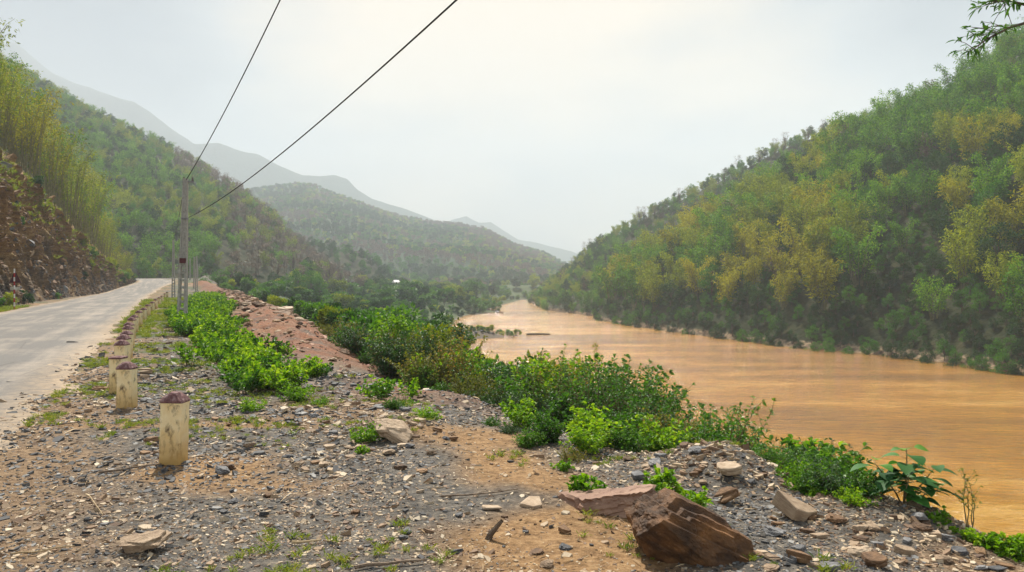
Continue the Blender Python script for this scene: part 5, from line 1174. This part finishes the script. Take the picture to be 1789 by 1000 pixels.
# the valley floor: bushes and low trees between the bank and the far village
rs9 = np.random.RandomState(99); pts = []
for _ in range(9000):
    d = math.exp(rs9.uniform(math.log(20), math.log(500))); px_ = rs9.uniform(330, 985); x = dirx(px_)*d; s = (x-xe(d))*.84; t9 = (xs(d)-x)*.84
    if s < 1.5 or t9 < 1.2 or d > 498: continue
    if fbm(x*.05, d*.05, 2, 55) > .60 and d > 60 and d < 230 and t9 > 6: continue
    pts.append((x, d, s, t9))
pts = np.array(pts); kk = []
order = np.argsort(pts[:, 1]); H_ = []
for i in order:
    md = .9+pts[i, 1]*.016
    if all((pts[i, 0]-pts[q, 0])**2+(pts[i, 1]-pts[q, 1])**2 > md*md for q in kk[-220:]): kk.append(i)
vb = [pts[i] for i in kk]; print('valley', len(vb))
rest = []; cnt = 0; fb = {}
for (x, d, s, t9) in vb:
    h = rs9.uniform(1.2, 2.4)+min(d, 250)*.008*rs9.rand()+(rs9.rand() < .10)*rs9.uniform(.5, 2.5)
    if s < 5: h = min(h, 1.6)
    if t9 < 9: h *= .6
    kd = ('dark', 'green', 'olive')[rs9.choice(3, p=[.36, .46, .18])]; z = gz(x, d)-.15; q = rs9.randint(3)
    if d > 250: rest.append((x, d, z, h*1.5, kd, q)); continue
    cnt += 1
    zn = 'on the slope below the red earth' if s < 8 and d < 90 else 'on the near valley floor' if d < 80 else 'on the middle valley floor' if d < 160 else 'on the far valley floor'
    kl = {'dark': 'dark green', 'green': 'fresh green', 'olive': 'olive'}[kd]; sz_ = 'tall' if h > 2.6 else 'low'
    if cnt <= 175: place('shrub', BUSH[kd, q], (x, d, z), rs9.rand()*6, h/2.6, '%s %s bush %s beside the river' % (sz_, kl, zn), 'shrub', '%s %s bushes %s' % (sz_, kl, zn))
    else: rest.append((x, d, z, h, kd, q))
print('valley individual', cnt)
keys = [(c, q) for c in ('dark', 'green', 'olive') for q in range(3)]; vp = []
for n_, (c, q) in enumerate(keys):
    x, d = -30-n_*2.3, 172+n_*4.; x = min(x, float(xs(d))-8); me = combined('bush', broad(340+q, 2.6, 1.6, 16, 130, .26, .12), M['bark'], M[{'dark': 'tree_dark', 'green': 'shrub', 'olive': 'bam_olive'}[c]])
    vp.append(place('shrub', me, (x, d, gz(x, d)-.1), n_, .9, '%s bush in the diagonal line across the far valley floor' % {'dark': 'dark green', 'green': 'fresh green', 'olive': 'olive'}[c], 'shrub', '%s bushes in a line on the far valley floor' % c))
if rest: stuff('scrub', [r_[:3] for r_ in rest], vp, 'scrub covering the far valley floor beside the river', scl=[r_[3]/2.6 for r_ in rest], kindv=[keys.index((r_[4], r_[5])) for r_ in rest])
# group of fresh green trees left of centre, before the hill
for n_, (px, py, d, kd) in enumerate([(365, 478, 165, 'green'), (385, 470, 170, 'green'), (352, 486, 150, 'green'), (410, 484, 160, 'dark'), (500, 478, 205, 'green'), (522, 470, 210, 'green'), (545, 472, 208, 'green'), (560, 478, 206, 'green'), (485, 490, 190, 'dark'), (430, 492, 150, 'dark'), (455, 496, 150, 'green'), (590, 500, 230, 'dark'), (640, 498, 260, 'dark'), (665, 480, 300, 'dark'), (650, 488, 280, 'green')]):
    x = dirx(px)*d; zg = gz(x, d); zt = EYE+(HY-py)/F*d; h = max(3.5, zt-zg)
    wh = ['by the poles beyond the spoil heap', 'in the dense grove under the left hill', 'near the small houses'][0 if px < 440 else 1 if px < 575 else 2]
    pr = BROS[kd, n_ % 3]; o = place('tree', pr, (x, d, zt-h), n_*1.3, h/9., '%s rounded tree %s' % (CN[kd], wh), 'tree', '%s trees %s' % (CN[kd], wh)); o.scale = (max(h/9., .62), max(h/9., .62), h/9.)
# ------------------------------------------------------------------ overhanging tree at the right: trunk stands outside the view on the bank
rs = np.random.RandomState(123); L = [(np.array([[7.6, 6.2, gz(7.6, 6.2)-.3], [7.5, 6.3, -1.5], [7.2, 6.1, 1.0], [7.0, 6.2, 3.2], [7.1, 6.4, 5.0]]), .13, .04)]; P = []; D = []
def limb(pts, r0, r1, leafy=.3, sp=.045):
    pts = np.array(pts); L.append((pts, r0, r1)); tt = np.linspace(0, 1, len(pts)); n = int(np.linalg.norm(np.diff(pts, axis=0), axis=1).sum()/sp)
    for q in np.linspace(leafy, 1, n):
        b = np.array([np.interp(q, tt, pts[:, d]) for d in range(3)]); 
        if rs.rand() < .22:
            v = nrm(rs.normal(0, 1, 3)+(pts[-1]-pts[0])*.6); e_ = b+v*rs.uniform(.08, .24); L.append((np.array([b, (b+e_)/2+[0, 0, .01], e_]), .003, .0015))
            for w_ in (.4, .7, 1., 1.): P.append(b+(e_-b)*w_); D.append(v+rs.normal(0, .7, 3)+[0, 0, -.3])
        if rs.rand() < .35: P.append(b); D.append(rs.normal(0, 1, 3)+[0, 0, -.2])
A1 = W(1800, 38, 6.4); limb([(7.0, 6.2, 3.0), (5.6, 6.3, 3.5), tuple(A1), tuple(W(1765, 48, 6.3)), tuple(W(1725, 68, 6.2)), tuple(W(1692, 92, 6.1))], .022, .003, .55)
limb([tuple(W(1765, 48, 6.3)), tuple(W(1740, 46, 6.2)), tuple(W(1712, 50, 6.1))], .004, .002, .1)
limb([(7.0, 6.2, 3.6), (5.4, 6.1, 4.0), tuple(W(1800, 12, 6.0)), tuple(W(1768, 2, 5.9)), tuple(W(1740, 4, 5.8))], .018, .003, .6)
limb([(7.05, 6.3, 3.8), (5.6, 6.6, 4.6), tuple(W(1790, -60, 6.6)), tuple(W(1740, -80, 6.6))], .02, .004, .4)
limb([(7.1, 6.3, 4.3), (8.2, 6.9, 5.2), (9.2, 7.3, 5.4)], .03, .006, .3); limb([(7.1, 6.4, 4.9), (6.6, 7.0, 6.0), (6.2, 7.4, 6.6)], .03, .006, .3); limb([(7.1, 6.4, 4.5), (7.6, 5.4, 5.6), (8.0, 4.6, 6.0)], .03, .006, .3)
sv, sq = tubes(L, 6); P = np.array(P); D = np.array(D); V, T, Q = leaves(P, D, rs.uniform(.05, .095, len(P)), .020, droop=.2, rs=rs); r = rs.rand(len(P)); org_ = np.array([7.6, 6.2, gz(7.6, 6.2)])
place('tree', (('trunk', mk_mesh('overhang_trunk', sv-org_, [sq], [M['bark']])), ('crown', mk_mesh('overhang_crown', V-org_, [T, Q], [M['shrub']], None, [np.tile(r, 4), np.tile(r, 2)]))), tuple(org_), 0, 1, 'overhanging tree whose leafy twigs reach into the top right corner', 'tree')
print('rocks', nrock)

pc, vc = sample(L1, 8000, .0, .73, np.random.RandomState(17)); pxc = pxof(pc); kk = (pxc > -500) & (pxc < 236) & (fbm(pc[:, 0]*.25, pc[:, 1]*.25+pc[:, 2]*.4, 3, 5) > .42); pc = pc[kk]
cr_ = []
for q, (c, px_, py_) in enumerate([('slate_brown', 70, 470), ('slate_grey', 110, 480), ('slate_tan', 150, 490)]):
    i = int(np.argmin((pxof(pc)-px_)**2+(pyof(pc)-py_)**2)); cr_.append(tag(ob('rock', ROCKS[c, q+3], None, tuple(pc[i]), (.1, .5, 0), 1.4), '%s slab jutting from the rock cutting above the road' % CNM[c], 'rock'))
stuff('rubble', pc, cr_, 'broken slabs and rubble jutting from the rock cutting', scl=np.exp(RS.normal(math.log(.42), .5, len(pc))), kindv=RS.choice(3, len(pc), p=[.62, .12, .26]), rot=RS.uniform(-.5, .5, len(pc)), tilt=.45)

n = 2600; Xr = rs8.uniform(-45, -2, 9000); Yr = rs8.uniform(17, 110, 9000); sr = (Xr-xe(Yr))*.84; k = (sr > -3.4) & (sr < 1.5); Xr, Yr = Xr[k], Yr[k]
cl = [tag(ob('rock', CHUNK[c, q], None, (x_, y_, gz(x_, y_)+.03), (0, 0, q), s_2), l_, 'rock') for c, q, x_, y_, s_2, l_ in (('slate_brown', 0, -5.6, 23.5, .5, 'brown clod on the near end of the red earth'), ('slate_tan', 2, -7.8, 29, .55, 'pale stone on the middle of the red earth'), ('slate_brown', 3, -11.2, 39, .6, 'brown lump on the far part of the red earth'))]
stuff('clods', np.stack([Xr, Yr, zterr(Xr, Yr)+.01], -1), cl, 'clods and stones strewn over the red earth spoil', scl=np.exp(rs8.normal(math.log(.28), .5, len(Xr)))*np.interp(Yr, [17, 60], [.55, 1.5]), kindv=rs8.choice(3, len(Xr), p=[.45, .2, .35]), tilt=.2)
print('clods', len(Xr))
# ------------------------------------------------------------------ haze
def box_mesh(name, x0, x1, y0, y1, z0, z1, mat):
    V = [(x, y, z) for x in (x0, x1) for y in (y0, y1) for z in (z0, z1)]
    Fq = [(0, 1, 3, 2), (4, 6, 7, 5), (0, 4, 5, 1), (2, 3, 7, 6), (0, 2, 6, 4), (1, 5, 7, 3)]
    return mk_mesh(name, V, [np.array(Fq)], [mat])
m, t, o = newmat('haze_air'); pv = N(t, 'ShaderNodeVolumePrincipled'); pv.inputs['Color'].default_value = (.76, .835, .91, 1)
pv.inputs['Density'].default_value = .00054; pv.inputs['Anisotropy'].default_value = .0; t.links.new(pv.outputs[0], o.inputs['Volume'])
zs = max(float(FM1[..., 2].max()), float(FM2[..., 2].max()), float(R1[..., 2].max())+12)+3
tag(ob('haze', box_mesh('haze', -4200, 4200, -4200, 4200, -17, zs, m)), kind='stuff')
